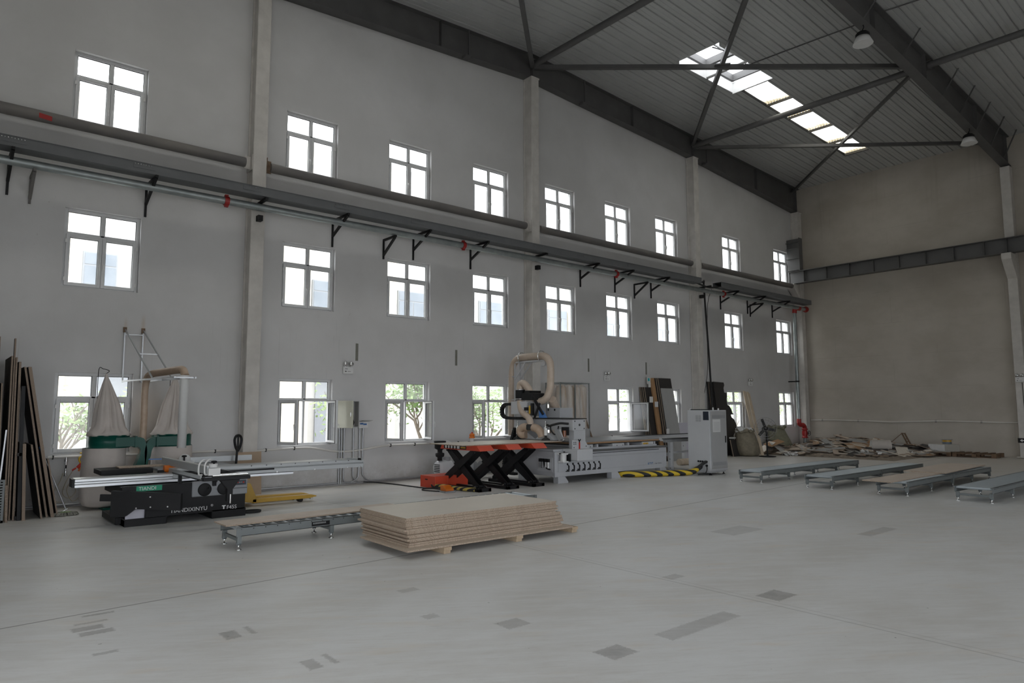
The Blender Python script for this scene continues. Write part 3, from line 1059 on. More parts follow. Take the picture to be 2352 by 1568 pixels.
# ------------------------------------------------------------------ crane runway on the far wall
r = thing('crane_beam', 'long grey crane runway beam with stiffeners across the far wall', 'crane beam', (28.9, -5.5, 7.22))
mb = MB()
ya, yb, xc = -10.9, -.05, 28.95
mb.box(xc - .15, xc + .15, ya, yb, 7.22, 7.24); mb.box(xc - .17, xc + .17, ya, yb, 7.74, 7.765); mb.box(xc - .006, xc + .006, ya, yb, 7.24, 7.74)
mb.build('girder', M['crane'], r)
for y in (-.72, -1.70, -2.66, -3.62, -4.58, -5.53, -6.48, -7.45, -8.14, -9.1):
    MB().box(xc - .14, xc - .006, y - .006, y + .006, 7.24, 7.74).build('stiffener', M['crane'], r)
r = thing('crane_stop', 'upright ribbed steel girder end standing on the runway beam in the far corner', 'crane stop', (28.9, -.25, 7.77))
mb = MB()
mb.box(28.80, 28.82, -.55, -.02, 7.77, 9.2); mb.box(28.80, 29.1, -.57, -.55, 7.77, 9.24); mb.box(28.80, 29.1, -.02, 0.0 - .005, 7.77, 9.2)
mb.build('girder', M['crane'], r)
for z in (7.78, 8.3, 8.75, 9.02):
    MB().box(28.66, 28.80, -.55, -.02, z, z + .015).build('stiffener', M['crane'], r)

# ------------------------------------------------------------------ round strut tubes along the wall, one per bay
names = ['dusty round tube along the wall over the left cable tray, left of the first column', 'dusty round tube along the wall between the first and second columns', 'dusty round tube along the wall between the second and third columns', 'dusty round tube along the wall right of the third column']
for i, (a, b) in enumerate(((-2.9, 5.05), (5.36, 13.17), (13.49, 21.36), (21.69, 29.2))):
    r = thing('wall_tube', names[i], 'wall tube', ((a + b) / 2, -.25, 7.1), 0, 'round tubes along the window wall')
    MB().cyl((a + .12, -.23, 7.105), (b - .12, -.23, 7.105), .105, 20).build('tube', M['steel_dusty'], r)
    for x, s in ((a, 1), (b, -1)):
        mb = MB()
        mb.box(x, x + s * .012, -.36, -.02, 6.94, 7.28)
        mb.box(x, x + s * .14, -.235, -.222, 6.97, 7.25)
        mb.build('end_plate', M['rust'] if (i == 1 and s > 0) else M['column'], r)
MB().obox((1.31, -.335, 7.07), (.10, 0, -.012), (0, -.002, 0), (.0, 0, .045)).build('paint_mark', M['red'], bpy.data.objects['wall_tube'])

# ------------------------------------------------------------------ cable tray on black brackets
def tray(a, b, label):
    r = thing('cable_tray', label, 'cable tray', ((a + b) / 2, -.66, 6.25), 0, 'grey cable trays along the wall')
    mb = MB()
    mb.box(a, b, -.84, -.50, 6.245, 6.255)
    mb.box(a, b, -.85, -.84, 6.245, 6.42); mb.box(a, b, -.50, -.49, 6.245, 6.42)
    mb.box(a, b, -.86, -.48, 6.42, 6.432)
    mb.build('trough', M['tray'], r)
    x = a + 1.7
    while x < b - .5:
        mb = MB()
        mb.box(x - .19, x + .19, -.857, -.851, 6.31, 6.40)
        mb.build('joint_plate', M['tray'], r)
        mb = MB()
        for q in range(8):
            mb.cyl((x - .16 + q * .046, -.866, 6.385), (x - .16 + q * .046, -.858, 6.385), .008, 8)
        mb.build('bolts', M['chrome'], r)['kind'] = 'stuff'
        x += 2.03
    return r


tray(-2.9, 20.95, 'long dark grey cable tray on brackets under the round wall tube')
tray(22.2, 29.15, 'short dark grey cable tray on brackets right of the third column')


def bracket(x, y_tip, z_top, z_low, zd, label, grp, m):
    mb = MB()
    mb.box(x - .02, x + .02, -.04, -.004, z_low, z_top)
    mb.bar((x, -.02, z_top - .02), (x, y_tip, z_top - .02), .05, .05)
    mb.bar((x, -.02, zd), (x, y_tip + .04, z_top - .04), .05, .05)
    tag(mb.build('wall_bracket', m, origin='base'), label, 'bracket', grp)


TB = [(.84, 'leftmost black tray bracket, at the picture edge'), (3.08, 'black tray bracket over the right corner of the first middle window'), (7.10, 'black tray bracket over the right end of the second middle window'),
      (9.35, 'black tray bracket over the third middle window'), (11.2, 'black tray bracket over the left corner of the fourth middle window'), (15.55, 'black tray bracket right of the fifth middle window'),
      (17.2, 'black tray bracket over the sixth middle window'), (19.1, 'black tray bracket left of the seventh middle window, beside a pipe bracket'), (23.4, 'black tray bracket over the eighth middle window'),
      (25.35, 'black tray bracket behind the right pipe bracket'), (27.3, 'black tray bracket over the ninth middle window')]
for x, lb in TB: bracket(x, -.85, 6.245, 5.60, 5.86, lb, 'tray brackets', M['black'])
for x, lb in ((1.18, 'grey dusty pipe bracket between the two left tray brackets'), (8.48, 'black pipe bracket left of the third middle window'), (18.2, 'black pipe bracket between sixth and seventh middle windows'), (25.55, 'black pipe bracket between eighth and ninth middle windows')):
    bracket(x, -.62, 6.0, 5.50, 5.60, lb, 'pipe brackets', M['steel_dusty'] if x < 2 else M['black'])
for i, (x0, x1) in enumerate(((5.06, 5.35), (13.18, 13.48), (21.37, 21.68))):
    mb = MB()
    xm = (x0 + x1) / 2
    mb.bar((xm, -.37, 6.20), (xm, -.86, 6.20), .06, .05)
    mb.box(xm - .05, xm + .05, -.52, -.372, 5.80, 5.92)
    tag(mb.build('column_bracket', M['black'], origin='base'), 'black bracket carrying tray and pipe on the ' + ('first', 'second', 'third')[i] + ' column', 'bracket', 'brackets on the columns')

# fire main: galvanised pipe with red couplings and a riser in the corner
r = thing('sprinkler_pipe', 'galvanised fire pipe with red couplings running under the cable tray', 'fire pipe', (14, -.52, 6.08))
MB().cyl((-2.9, -.52, 6.085), (29.2, -.52, 6.085), .078, 16).build('pipe', M['galv'], r)
for x in (4.48, 10.59, 16.7, 22.85):
    mb = MB().cyl((x - .045, -.52, 6.085), (x + .045, -.52, 6.085), .10, 16)
    mb.box(x - .035, x + .035, -.55, -.49, 5.955, 6.215)
    mb.build('coupling', M['red'], r)
for x in (1.5, 3.4, 7.6, 12.4, 15.1):
    MB().cyl((x - .006, -.52, 6.085), (x + .006, -.52, 6.085), .0805, 16).build('joint_ring', M['galv'], r)
mb = MB().cyl((29.14, -.52, 6.085), (29.26, -.52, 6.085), .105, 16)
mb.cyl((29.26, -.52, 6.085), (29.30, -.52, 6.085), .13, 16)
mb.build('end_cap', M['red'], r)
r = thing('fire_riser', 'galvanised riser pipe with red elbows and red valve in the far corner', 'fire riser', (28.5, -.47, 0))
mb = MB().cyl((28.45, -.42, 1.20), (28.45, -.42, 5.95), .075, 16)
mb.build('pipe', M['galv'], r)
MB().tube(spline([(28.72, -.52, 6.07), (28.55, -.50, 6.07), (28.46, -.44, 6.03), (28.45, -.42, 5.86)]), .095, 14).build('elbow', M['red'], r)
MB().tube(spline([(28.45, -.42, 1.30), (28.45, -.42, 1.14), (28.52, -.44, 1.05), (28.70, -.46, 1.04), (28.80, -.47, .96), (28.82, -.47, .84)]), .092, 14).build('elbow', M['red'], r)
mb = MB().lathe([(.075, .48), (.13, .49), (.13, .53), (.09, .55), (.115, .62), (.115, .74), (.09, .82), (.13, .84), (.13, .88), (.08, .89)], (28.82, -.47, 0), n=18)
mb.build('valve_body', M['red'], r)
mb = MB()
mb.cyl((28.82, -.58, .69), (28.82, -.66, .69), .02, 10)
ring = [(28.82 + .10 * math.cos(2 * PI * k / 16), -.66, .69 + .10 * math.sin(2 * PI * k / 16)) for k in range(17)]
mb.tube(ring, .012, 8)
mb.build('handwheel', M['black'], r)
MB().cyl((28.82, -.47, .28), (28.82, -.47, .50), .07, 14).build('spool', M['galv'], r)
MB().cyl((28.82, -.47, 0), (28.82, -.47, .30), .085, 14).build('sleeve', M['black'], r)
mb = MB().bar((28.45, -.02, 2.9), (28.45, -.42, 2.9), .05, .05)
mb.lathe([(.082, -.03), (.09, -.03), (.09, .03), (.082, .03)], (28.45, -.42, 2.9), n=14)
mb.build('clamp', M['black'], r)
# heavy black cable looping off the tray and down beside the third column
pts = spline([(20.2, -.62, 6.30), (20.9, -.62, 6.30), (21.35, -.6, 6.36), (21.58, -.52, 6.44), (21.70, -.43, 6.32), (21.76, -.42, 5.7), (21.82, -.42, 4.9), (21.92, -.42, 3.6), (22.0, -.42, 2.2), (22.02, -.42, .8)])
tag(MB().tube(pts, .035, 8).build('power_cable', M['rubber'], origin='base'), 'thick black cable dropping from the tray beside the third column', 'cable')
pts = spline([(20.8, -.7, 6.28), (21.3, -.66, 6.22), (21.8, -.66, 6.2), (22.4, -.7, 6.30)])
tag(MB().tube(pts, .035, 8).build('power_cable', M['rubber'], origin='base'), 'thick black cable bridging the gap between the two trays', 'cable')
pts = spline([(22.1, -.5, 6.2), (21.95, -.42, 5.7), (21.93, -.36, 4.6), (21.98, -.3, 3.2), (21.75, -.25, 2.1), (21.7, -.25, 1.6)])
tag(MB().tube(pts, .009, 6).build('thin_wire', M['rubber'], origin='base'), 'thin loose wire hanging beside the thick black cable', 'wire')

# high-bay lamps under the right roof beam
def lamp(x, label):
    z = rbot(x)
    r = thing('high_bay_lamp', label, 'pendant lamp', (x, -8.13, z - .52), 0, 'high-bay lamps under the roof beam')
    mb = MB().lathe([(.235, 0), (.24, .008), (.19, .12), (.155, .20), (.15, .20), (.185, .12), (.232, .012)], (x, -8.13, z - .52), n=28)
    mb.build('lamp_shade', M['plastic'], r)
    MB().lathe([(.165, .19), (.165, .26), (.12, .31), (.05, .33), (.03, .36)], (x, -8.13, z - .52), n=24).build('driver_housing', M['blackmatt'], r)
    MB().lathe([(.15, .06), (.15, .075)], (x, -8.13, z - .52), n=24).build('lens', M['white'], r)
    MB().tube(spline([(x, -8.13, z - .17), (x + .03, -8.13, z - .12), (x + .05, -8.15, z - .06), (x + .02, -8.15, z - .004)]), .012, 8).build('hook', M['black'], r)


lamp(17.5, 'white high-bay lamp hanging from the right roof beam, larger and higher in the picture')
lamp(25.45, 'white high-bay lamp hanging from the right roof beam near the far wall')

# emergency twin-spot lights
def emergency(x, y, z, label, rx=0.0, face='-y'):
    r = thing('emergency_light', label, 'emergency light', (x, y, z), 0, 'twin-spot emergency lights')
    MB().box(x - .13, x + .13, y - .06, y - .005, z, z + .17).build('housing', M['plastic'], r, bevel=.01)
    for s in (-.075, .075):
        mb = MB().lathe([(.02, .02), (.055, .0), (.06, -.02), (.05, -.05), (.02, -.06)], (x + s, y - .04, z + .235), axis=(0, 1, 0), n=16)
        mb.cyl((x + s, y - .035, z + .165), (x + s, y - .035, z + .19), .015, 8)
        mb.build('spot_head', M['chrome'], r)
    mb = MB().box(x - .09, x - .05, y - .064, y - .06, z + .045, z + .065)
    mb.box(x - .02, x + .06, y - .062, y - .06, z + .05, z + .058)
    mb.box(x - .09, x - .02, y - .062, y - .06, z + .11, z + .12)
    mb.build('indicator_panel', M['black'], r)
    return r


emergency(7.57, 0, 2.60, 'twin-spot emergency light on the wall above the open metal cabinet')
emergency(16.72, 0, 2.66, 'twin-spot emergency light on the wall above the sixth lower window')
emergency(25.35, 0, 2.66, 'twin-spot emergency light on the wall right of the third column')
r = emergency(29.1, -8.15, 2.66, 'tilted twin-spot emergency light on the far-wall column at the right edge')
r.rotation_euler = (0, .0, -PI / 2)
r.location = (29.25, -8.15, 2.66)
for ch in r.children: ch.location = (0, 0, 0)
# black arrow exit sign low on the far column
r = thing('exit_sign', 'small black exit sign with white arrow low on the far-wall column', 'exit sign', (29.24, -8.12, .54))
MB().box(29.22, 29.248, -8.29, -7.96, .54, .70).build('plate', M['black'], r)
mb = MB().prism([(-8.02, .62), (-8.09, .67), (-8.09, .637), (-8.17, .637), (-8.17, .603), (-8.09, .603), (-8.09, .57)], 'x', 29.214, 29.219)
mb.build('arrow', M['white'], r)
MB().tube([(29.24, -8.22, .70), (29.24, -8.2, 2.64)], .010, 6).build('feed_cable', M['rubber'], r)

# vacant anchor strips let into the wall
for i, x in enumerate((7.81, 10.75, 15.9, 18.77)):
    mb = MB().box(x - .035, x + .035, -.006, -.001, 2.92, 3.34)
    tag(mb.build('wall_anchor_strip', M['greensteel'], origin='base'), ('narrow rusty strip on the wall above the first emergency light', 'narrow rusty strip on the wall right of the third lower window', 'narrow rusty strip on the wall left of the second emergency light', 'narrow rusty strip on the wall above the leaning grey sheets')[i], 'wall strip', 'rusty strips let into the wall')

# sagging white air lines clipped along the walls
def airline(ctrl, label, clips):
    r = thing('air_line', label, 'air pipe', ctrl[0])
    pts = spline(ctrl, 10)
    MB().tube(pts, .024, 8).build('pipe', M['whitepipe'], r)
    for c in clips:
        mb = MB()
        c = Vector(c)
        mb.obox(c, (.009, .0, .0), (0, .03, 0), (.004, 0, .036))
        mb.build('clip', M['black'], r)
    return r


airline([(1.70, -.04, .905), (2.3, -.04, .905), (3.0, -.04, .90), (3.7, -.04, .90), (5.0, -.04, .90)], 'white plastic air pipe under the first lower window', [(1.78, -.04, .905), (4.6, -.04, .90)])
airline([(5.36, -.04, .87), (5.7, -.04, .88), (6.3, -.04, .895), (6.7, -.04, .885), (7.2, -.04, .80), (7.55, -.04, .775), (8.0, -.04, .80), (8.6, -.04, .87), (9.4, -.04, .875), (10.8, -.04, .87), (12.4, -.04, .86), (13.15, -.04, .87)], 'sagging white air pipe below the windows between first and second columns', [(5.66, -.04, .88), (6.3, -.04, .895), (8.75, -.04, .875), (9.45, -.04, .875), (10.8, -.04, .87)])
airline([(13.5, -.04, .86), (15.0, -.04, .87), (17, -.04, .86), (19, -.04, .85), (21.3, -.04, .86)], 'white air pipe along the wall behind the router bed', [(14.8, -.04, .87), (16.9, -.04, .86)])
airline([(29.57, -.40, 1.24), (29.57, -1.2, 1.245), (29.57, -2.2, 1.23), (29.57, -3.0, 1.215), (29.57, -3.7, 1.195), (29.57, -4.6, 1.225), (29.57, -5.4, 1.255), (29.57, -6.4, 1.245), (29.57, -7.98, 1.225), (29.57, -8.9, 1.22)], 'sagging white air pipe along the far wall', [(29.57, -.9, 1.245), (29.57, -2.4, 1.225), (29.57, -5.3, 1.25), (29.57, -6.8, 1.24)])
tag(MB().cyl((-2.5, -.03, .05), (9.9, -.03, .05), .022, 8).build('floor_conduit', M['conduit'], origin='base'), 'grey conduit along the foot of the wall left of the orange box', 'conduit')
# ================================================================== ROLLER CONVEYORS
def conveyor(x0, x1, ya, yb, label, nleg, units, pitch, mir=False, plate=False):
    """low roller conveyor lying along x; ya is the camera side"""
    r = thing('roller_conveyor', label, 'roller conveyor', ((x0 + x1) / 2, (ya + yb) / 2, 0), 0, 'low roller conveyors on the floor')
    ul = (x1 - x0) / units
    for u in range(units):
        a, b = x0 + u * ul + .004, x0 + (u + 1) * ul - .004
        for (y, s) in ((ya, 1), (yb, -1)):
            mb = MB()
            mb.box(a, b, y, y + s * .006, .17, .2785)
            mb.box(a, b, y, y + s * .034, .2725, .2785); mb.box(a, b, y, y + s * .034, .17, .176)
            mb.build('side_rail', M['rail'], r)
            mb = MB()
            mb.box(a - .012, a + .045, y - s * .008, y, .165, .279); mb.box(b - .045, b + .012, y - s * .008, y, .165, .279)
            mb.build('end_plate', M['rail'], r)
    n = int((x1 - x0 - .08) / pitch)
    for k in range(n + 1):
        x = x0 + .05 + k * (x1 - x0 - .10) / n
        ro = MB().cyl((x, ya + .012, .255), (x, yb - .012, .255), .025, 12).build('roller', M['roller'], r)
        mb = MB()
        mb.cyl((x, ya - .005, .255), (x, ya + .012, .255), .008, 6)
        mb.cyl((x, yb + .005, .255), (x, yb - .012, .255), .008, 6)
        mb.build('axle', M['gasket'], ro)
    for k in range(nleg):
        x = x0 + .035 + k * (x1 - x0 - .07) / (nleg - 1)
        for y, s in ((ya + .03, 1), (yb - .03, -1)):
            lg = MB().box(x - .026, x + .026, y - .026, y + .026, .075, .175)
            lg.lathe([(.026, .055), (.036, .085)], (x, y, 0), n=4, smooth=False)
            lg = lg.build('leg', M['rail'], r)
            MB().lathe([(.036, 0), (.036, .006), (.014, .018), (.010, .02), (.010, .06)], (x, y, 0), n=14).build('levelling_foot', M['chrome'], lg)
        MB().box(x - .014, x + .014, ya + .05, yb - .05, .105, .145).build('cross_bar', M['rail'], r)
    if plate:
        p = MB().box(4.06, 4.32, ya - .004, ya, .19, .245).build('nameplate', M['black'], r)
        mb = MB()
        for k in range(9):
            mb.box(4.08 + k * .021, 4.094 + k * .021, ya - .0055, ya - .004, .215, .236)
        mb.build('worn_print', M['grey'], p)
    return r


conveyor(3.07, 8.17, -6.01, -5.40, 'grey roller conveyor beneath the thin board, behind the chipboard stack', 5, 2, .155, plate=True)
conveyor(15.15, 20.4, -6.26, -5.67, 'leftmost grey roller conveyor of the four on the right, before the scrap heap', 5, 2, .066)
conveyor(15.15, 20.4, -7.93, -7.32, 'grey roller conveyor left of the one carrying two boards', 5, 2, .066)
conveyor(15.15, 20.5, -9.45, -8.85, 'grey roller conveyor carrying two chipboard sheets', 5, 2, .066)
conveyor(15.15, 20.5, -10.90, -10.29, 'bare grey roller conveyor at the right picture edge', 5, 2, .066)


def sheet(x0, x1, y0, y1, z0, z1, name, label, cat, group=None, rz=0.0, tilt=None, mats=('chip', 'chipedge'), bev=0.0):
    """flat sheet: faces in mats[0], sawn edges in mats[1]"""
    mb = MB()
    hx, hy, hz = (x1 - x0) / 2, (y1 - y0) / 2, (z1 - z0)
    vs = [(-hx, -hy, 0), (hx, -hy, 0), (hx, hy, 0), (-hx, hy, 0), (-hx, -hy, hz), (hx, -hy, hz), (hx, hy, hz), (-hx, hy, hz)]
    mb.add(vs, [(0, 3, 2, 1), (4, 5, 6, 7)], 0)
    mb.add(vs, [(0, 1, 5, 4), (1, 2, 6, 5), (2, 3, 7, 6), (3, 0, 4, 7)], 1)
    o = mb.build(name, [M[mats[0]], M[mats[1]]], None, origin=(0, 0, 0))
    o.location = ((x0 + x1) / 2, (y0 + y1) / 2, z0)
    o.rotation_euler = (tilt or (0, 0, 0))[:2] + (rz,) if tilt else (0, 0, rz)
    return tag(o, label, cat, group)


sheet(2.98, 5.62, -5.82, -5.36, .281, .297, 'board', 'long thin brown board lying on the conveyor behind the stack', 'board', rz=.018, mats=('palechip', 'chipedge'))
sheet(14.72, 17.68, -9.30, -8.74, .282, .300, 'board', 'brown chipboard sheet on the left half of the laden conveyor', 'board', mats=('palechip', 'chipedge'))
sheet(17.40, 20.62, -9.36, -8.50, .302, .320, 'board', 'brown chipboard sheet on the right half of the laden conveyor, tilted on top', 'board', rz=.035, mats=('palechip', 'chipedge'))

# ------------------------------------------------------------------ chipboard stack on bearers
for i, x in enumerate((5.0, 6.17, 7.22)):
    mb = MB()
    tag(mb.box(x - .07, x + .03, -7.89, -6.45, 0, .038).build('bearer', M['wood'], origin='base', bevel=.003), 'rough timber bearer under the ' + ('left end', 'middle', 'right end')[i] + ' of the chipboard stack', 'timber', 'bearers under the stack')
    tag(MB().box(x - .08, x + .035, -7.91, -6.40, .0382, .080).build('bearer', M['wood'], origin='base', bevel=.003), 'upper timber bearer under the ' + ('left end', 'middle', 'right end')[i] + ' of the chipboard stack', 'timber', 'bearers under the stack')
rs = random.Random(3)
z = .0805
order = [(-.16, -.32, .019), (-.05, -.17, .018), (-.03, -.15, .018), (.0, -.11, .018), (-.05, -.13, .018), (.0, -.09, .018), (-.03, -.10, .018), (.0, -.05, .018), (-.01, -.06, .018), (-.07, -.07, .018),
         (.0, -.03, .018), (-.01, -.01, .018), (.0, -.02, .018), (.01, .0, .018), (.0, .01, .018), (.01, .0, .018)]
ords = ['bottom', 'second', 'third', 'fourth', 'fifth', 'sixth', 'seventh', 'eighth', 'ninth', 'tenth', 'eleventh', 'twelfth', 'thirteenth', 'fourteenth', 'fifteenth', 'top']
for i, (dx, dy, t) in enumerate(order):
    w = 2.52 + rs.uniform(-.012, .03) + (.05 if 2 < i < 9 else 0)
    if i == 0: w = 2.71
    g = rs.uniform(.0004, .0020)
    t = t + .002
    x0 = 4.59 + dx
    y0 = -7.585 + dy
    lb = ('top cream-faced sheet of the chipboard stack' if i == 15 else 'bottom, jutting-out sheet of the chipboard stack' if i == 0 else ords[i] + ' chipboard sheet from the bottom of the stack')
    sheet(x0, x0 + w, y0, y0 + 1.22, z, z + t, 'chipboard_sheet', lb, 'chipboard sheet', 'chipboard sheets in the stack', rz=-.02 + rs.uniform(-.004, .004), mats=(('laminate' if i == 15 else 'chip'), 'chipedge'))
    z += t + g

# ================================================================== SLIDING TABLE SAW
r = thing('panel_saw', 'black and silver sliding table saw in front of the dust bags', 'table saw', (3.3, -2.6, 0))
YF = -3.18
body = MB()
body.box(2.64, 4.15, YF, -1.75, .11, .60).box(2.30, 2.64, YF, -1.9, .45, .60)
body.prism([(2.36, 0), (2.95, 0), (2.95, .09), (3.02, .14), (4.15, .14), (4.15, .2), (2.98, .2), (2.92, .11), (2.36, .11)], 'y', YF + .005, -1.8)
body.box(3.62, 4.165, YF, -1.8, 0, .14)
body.box(2.36, 2.95, YF + .01, -1.8, 0, .10)
body.box(2.28, 2.42, YF + .25, -1.9, .02, .12)
body.build('base_cabinet', M['black'], r, bevel=.006)
MB().box(2.38, 2.64, YF + .06, YF + .08, .11, .45).build('lit_gap_plate', M['lilac'], r)  # pale plate added in place of the lit floor seen through the gap
MB().box(2.62, 4.10, -2.72, -1.75, .60, .66).build('saddle', M['blackmatt'], r)
# grey control console
con = MB().box(3.30, 3.86, YF - .012, YF + .05, .37, .615).box(3.86, 4.17, YF - .03, YF + .06, .365, .615)
con = con.build('control_console', M['console'], r, bevel=.01)
MB().box(3.87, 4.16, YF - .034, YF - .03, .462, .470).build('groove', M['black'], con)
for x in (3.49, 3.79):
    d = MB().lathe([(.0, .0), (.098, .0), (.105, .012), (.09, .022), (.0, .024)], (x, YF - .012, .478), axis=(0, -1, 0), n=32, caps=False).build('handwheel', M['blackmatt'], con)
    MB().cyl((x + .055, YF - .034, .50), (x + .055, YF - .085, .50), .014, 10).build('crank_knob', M['black'], d)
MB().box(3.60, 3.685, YF - .016, YF - .012, .585, .607).build('display', M['black'], con)
MB().box(3.645, 3.67, YF - .018, YF - .016, .588, .604).build('readout', M['ledred'], con)
pan = MB().box(3.90, 4.145, YF - .034, YF - .03, .515, .595).build('button_panel', M['navy'], con)
for k in range(6):
    x = 3.945 + k * .031
    col_ = ['ledred', 'grey', 'redplastic', 'grey', 'grey', 'redplastic'][k]
    rad = .014 if k in (0, 5) else .011
    MB().lathe([(rad, 0), (rad, .006), (rad * .6, .009)], (x, YF - .034, .558), axis=(0, -1, 0), n=14).build('button', M[col_], pan)
# aluminium base rail and sliding carriage
mb = MB()
mb.prism([(-2.98, .615), (-2.98, .655), (-2.955, .665), (-2.955, .69), (-2.98, .70), (-2.98, .735), (-2.965, .745), (-2.70, .745), (-2.70, .615)], 'x', 1.72, 5.06)
rail = mb.build('base_rail', M['alu'], r, bevel=.003)
MB().box(1.69, 1.719, -2.975, -2.70, .62, .74).build('end_cap', M['black'], rail)
mb = MB()
mb.prism([(-3.0, .665), (-3.0, .735), (-2.985, .742), (-2.985, .752), (-3.0, .758), (-3.0, .805), (-2.985, .82), (-2.62, .82), (-2.62, .748), (-2.70, .748), (-2.70, .66)], 'x', 3.06, 6.44)
car = mb.build('sliding_carriage', M['alupaint'], r, bevel=.003)
MB().box(3.5, 4.70, -3.004, -2.999, .715, .745).build('slot_cover', M['black'], car)
mb = MB()
for k in range(9):
    mb.cyl((4.3 + k * .26, -3.003, .80), (4.3 + k * .26, -2.999, .80), .010, 8)
mb.build('screws', M['gasket'], car)['kind'] = 'stuff'
mb = MB()
for x in (4.75, 5.45, 6.1, 6.36):
    mb.cyl((x, -3.006, .675), (x, -2.995, .675), .014, 8)
mb.build('bolts', M['chrome'], car)['kind'] = 'stuff'
h = MB().tube([(6.15, -2.90, .83), (6.2, -3.0, .83), (6.25, -3.14, .83)], .016, 10).build('push_handle', M['alupaint'], car)
MB().cyl((6.25, -3.14, .83), (6.268, -3.19, .83), .019, 10).build('grip', M['black'], h)
MB().cyl((6.43, -2.80, .80), (6.46, -2.80, .80), .024, 12).build('end_knob', M['black'], car)
# cast table, its side wing and a strip of chipboard left on it
MB().box(2.92, 4.15, -2.60, -1.72, .765, .805).build('main_table', M['console'], r, bevel=.004)
MB().prism([(2.16, .72), (2.16, .80), (2.92, .80), (2.92, .72), (2.24, .71)], 'y', -2.32, -1.70).build('table_wing', M['black'], r, bevel=.006)
sheet(2.45, 3.30, -2.15, -1.85, .806, .824, 'board', 'narrow chipboard strip lying on the saw table behind the black wing', 'board')
MB().cyl((3.0, -2.66, .80), (3.20, -2.66, .80), .06, 18).build('motor_cover', M['orangeplastic'], r)
MB().box(2.92, 3.03, -2.70, -2.60, .70, .78).build('scoring_unit', M['blackmatt'], r)
# rip fence behind the blade
fn = MB().box(3.62, 4.72, -1.84, -1.79, .815, .915).build('rip_fence', M['alupaint'], r, bevel=.003)
mb = MB().lathe([(.0, 0), (.10, 0), (.10, .012), (.0, .012)], (3.52, -1.88, .88), axis=(0, -1, 0), n=24, caps=False)
mb.box(3.42, 3.68, -1.90, -1.80, .81, .86)
mb.build('fence_carrier', M['plastic'], fn)
mb = MB().cyl((3.50, -1.93, .86), (3.50, -1.93, .93), .014, 8)
mb.lathe([(.012, .93), (.04, .935), (.045, .955), (.02, .965)], (3.50, -1.93, 0), n=14)
mb.build('clamp_knob', M['black'], fn)
# outrigger cross table with fence and flip stop
fr = MB().bar((3.06, -3.02, .775), (3.06, -4.62, .775), .05, .05).bar((3.04, -4.62, .775), (3.70, -4.62, .775), .06, .05).bar((3.68, -3.02, .775), (3.68, -4.62, .775), .05, .05)
for y in (-3.3, -3.7, -4.1): fr.bar((3.06, y, .785), (3.68, y, .785), .09, .03)
fr.prism([(3.27, .75), (3.55, .75), (3.45, .62), (3.45, .44), (3.37, .44), (3.37, .62)], 'y', -4.66, -4.58)
for (x, y, z0) in ((3.07, -3.35, .62), (3.25, -4.45, .66)): fr.box(x - .025, x + .025, y - .025, y + .025, z0, .76)
fr = fr.build('outrigger_frame', M['black'], r, bevel=.004)
MB().bar((3.035, -3.02, .80), (3.035, -4.55, .80), .015, .05).build('edge_strip', M['alupaint'], fr)
MB().cyl((3.16, -4.64, .825), (3.66, -4.64, .825), .022, 12).build('edge_roller', M['chrome'], fr)
MB().cyl((3.41, -4.68, .42), (3.41, -4.68, .55), .012, 8).build('lock_pin', M['chrome'], fr)
cf = MB().bar((3.10, -2.15, .90), (3.10, -4.62, .90), .03, .11).build('crosscut_fence', M['alupaint'], r, bevel=.003)
MB().bar((3.10, -2.14, .96), (3.10, -4.62, .96), .035, .012).build('scale', M['plastic'], cf)
mb = MB()
for s in (-.05, .03):
    mb.tube(spline([(3.08 + s, -4.60, .84), (3.02 + s, -4.66, .86), (3.02 + s, -4.66, .99), (3.08 + s, -4.63, 1.05), (3.14 + s, -4.58, 1.04)]), .012, 8)
mb.box(3.10, 3.26, -4.67, -4.62, .83, .93)
st = mb.build('flip_stop', M['plastic'], cf)
MB().lathe([(.055, .94), (.06, .985), (.06, .99), (.05, .99), (.045, .94)], (3.18, -4.60, 0), n=20).build('stop_cup', M['sill'], cf)
mb = MB().cyl((3.19, -4.60, .95), (3.19, -4.60, 1.02), .014, 8)
mb.lathe([(.012, 1.0), (.04, 1.008), (.042, 1.026), (.02, 1.034)], (3.19, -4.60, 0), n=14)
mb.build('clamp_knob', M['black'], cf)
mb = MB().bar((3.05, -2.3, .94), (2.86, -2.25, .94), .03, .015).build('push_stick', M['blue'], cf)
# telescopic swing arm in front of the cabinet
ux = Vector((.86, -.51, 0))
o0 = Vector((2.16, -3.20, 0))
def arm_pt(u, z): return o0 + ux * u + Vector((0, 0, z))
poly = [(0, .175), (.20, .175), (.34, .285), (.98, .245), (.98, .495), (0, .56)]
nrm = Vector((-ux.y, ux.x, 0)) * -.09
mb = MB()
n = len(poly)
vs = [arm_pt(u, z) for u, z in poly] + [arm_pt(u, z) + nrm * -1 for u, z in poly]
mb.add(vs, [tuple(range(n)), tuple(reversed(range(n, 2 * n)))] + [(i, n + i, n + (i + 1) % n, (i + 1) % n) for i in range(n)])
arm = mb.build('swing_arm', M['black'], r)
mb = MB()
for u, z in ((.36, .30), (.56, .31), (.80, .31), (.55, .46)):
    p = arm_pt(u, z)
    mb.cyl(p + nrm * .12, p - nrm * .05, .012, 8)
mb.build('bolts', M['chrome'], arm)['kind'] = 'stuff'
mb = MB()
a, b = arm_pt(-.16, .46), arm_pt(.1, .45)
mb.bar(a - nrm * .5, b - nrm * .5, .05, .10)
mb.build('telescopic_tube', M['black'], arm)
bd = MB().box(2.50, 2.86, YF - .004, YF, .52, .60).build('badge', M['badge'], r)
lettering('TIANDI', .075, M['white'], bd, (2.53, YF - .0045, .535), (PI / 2, 0, 0))
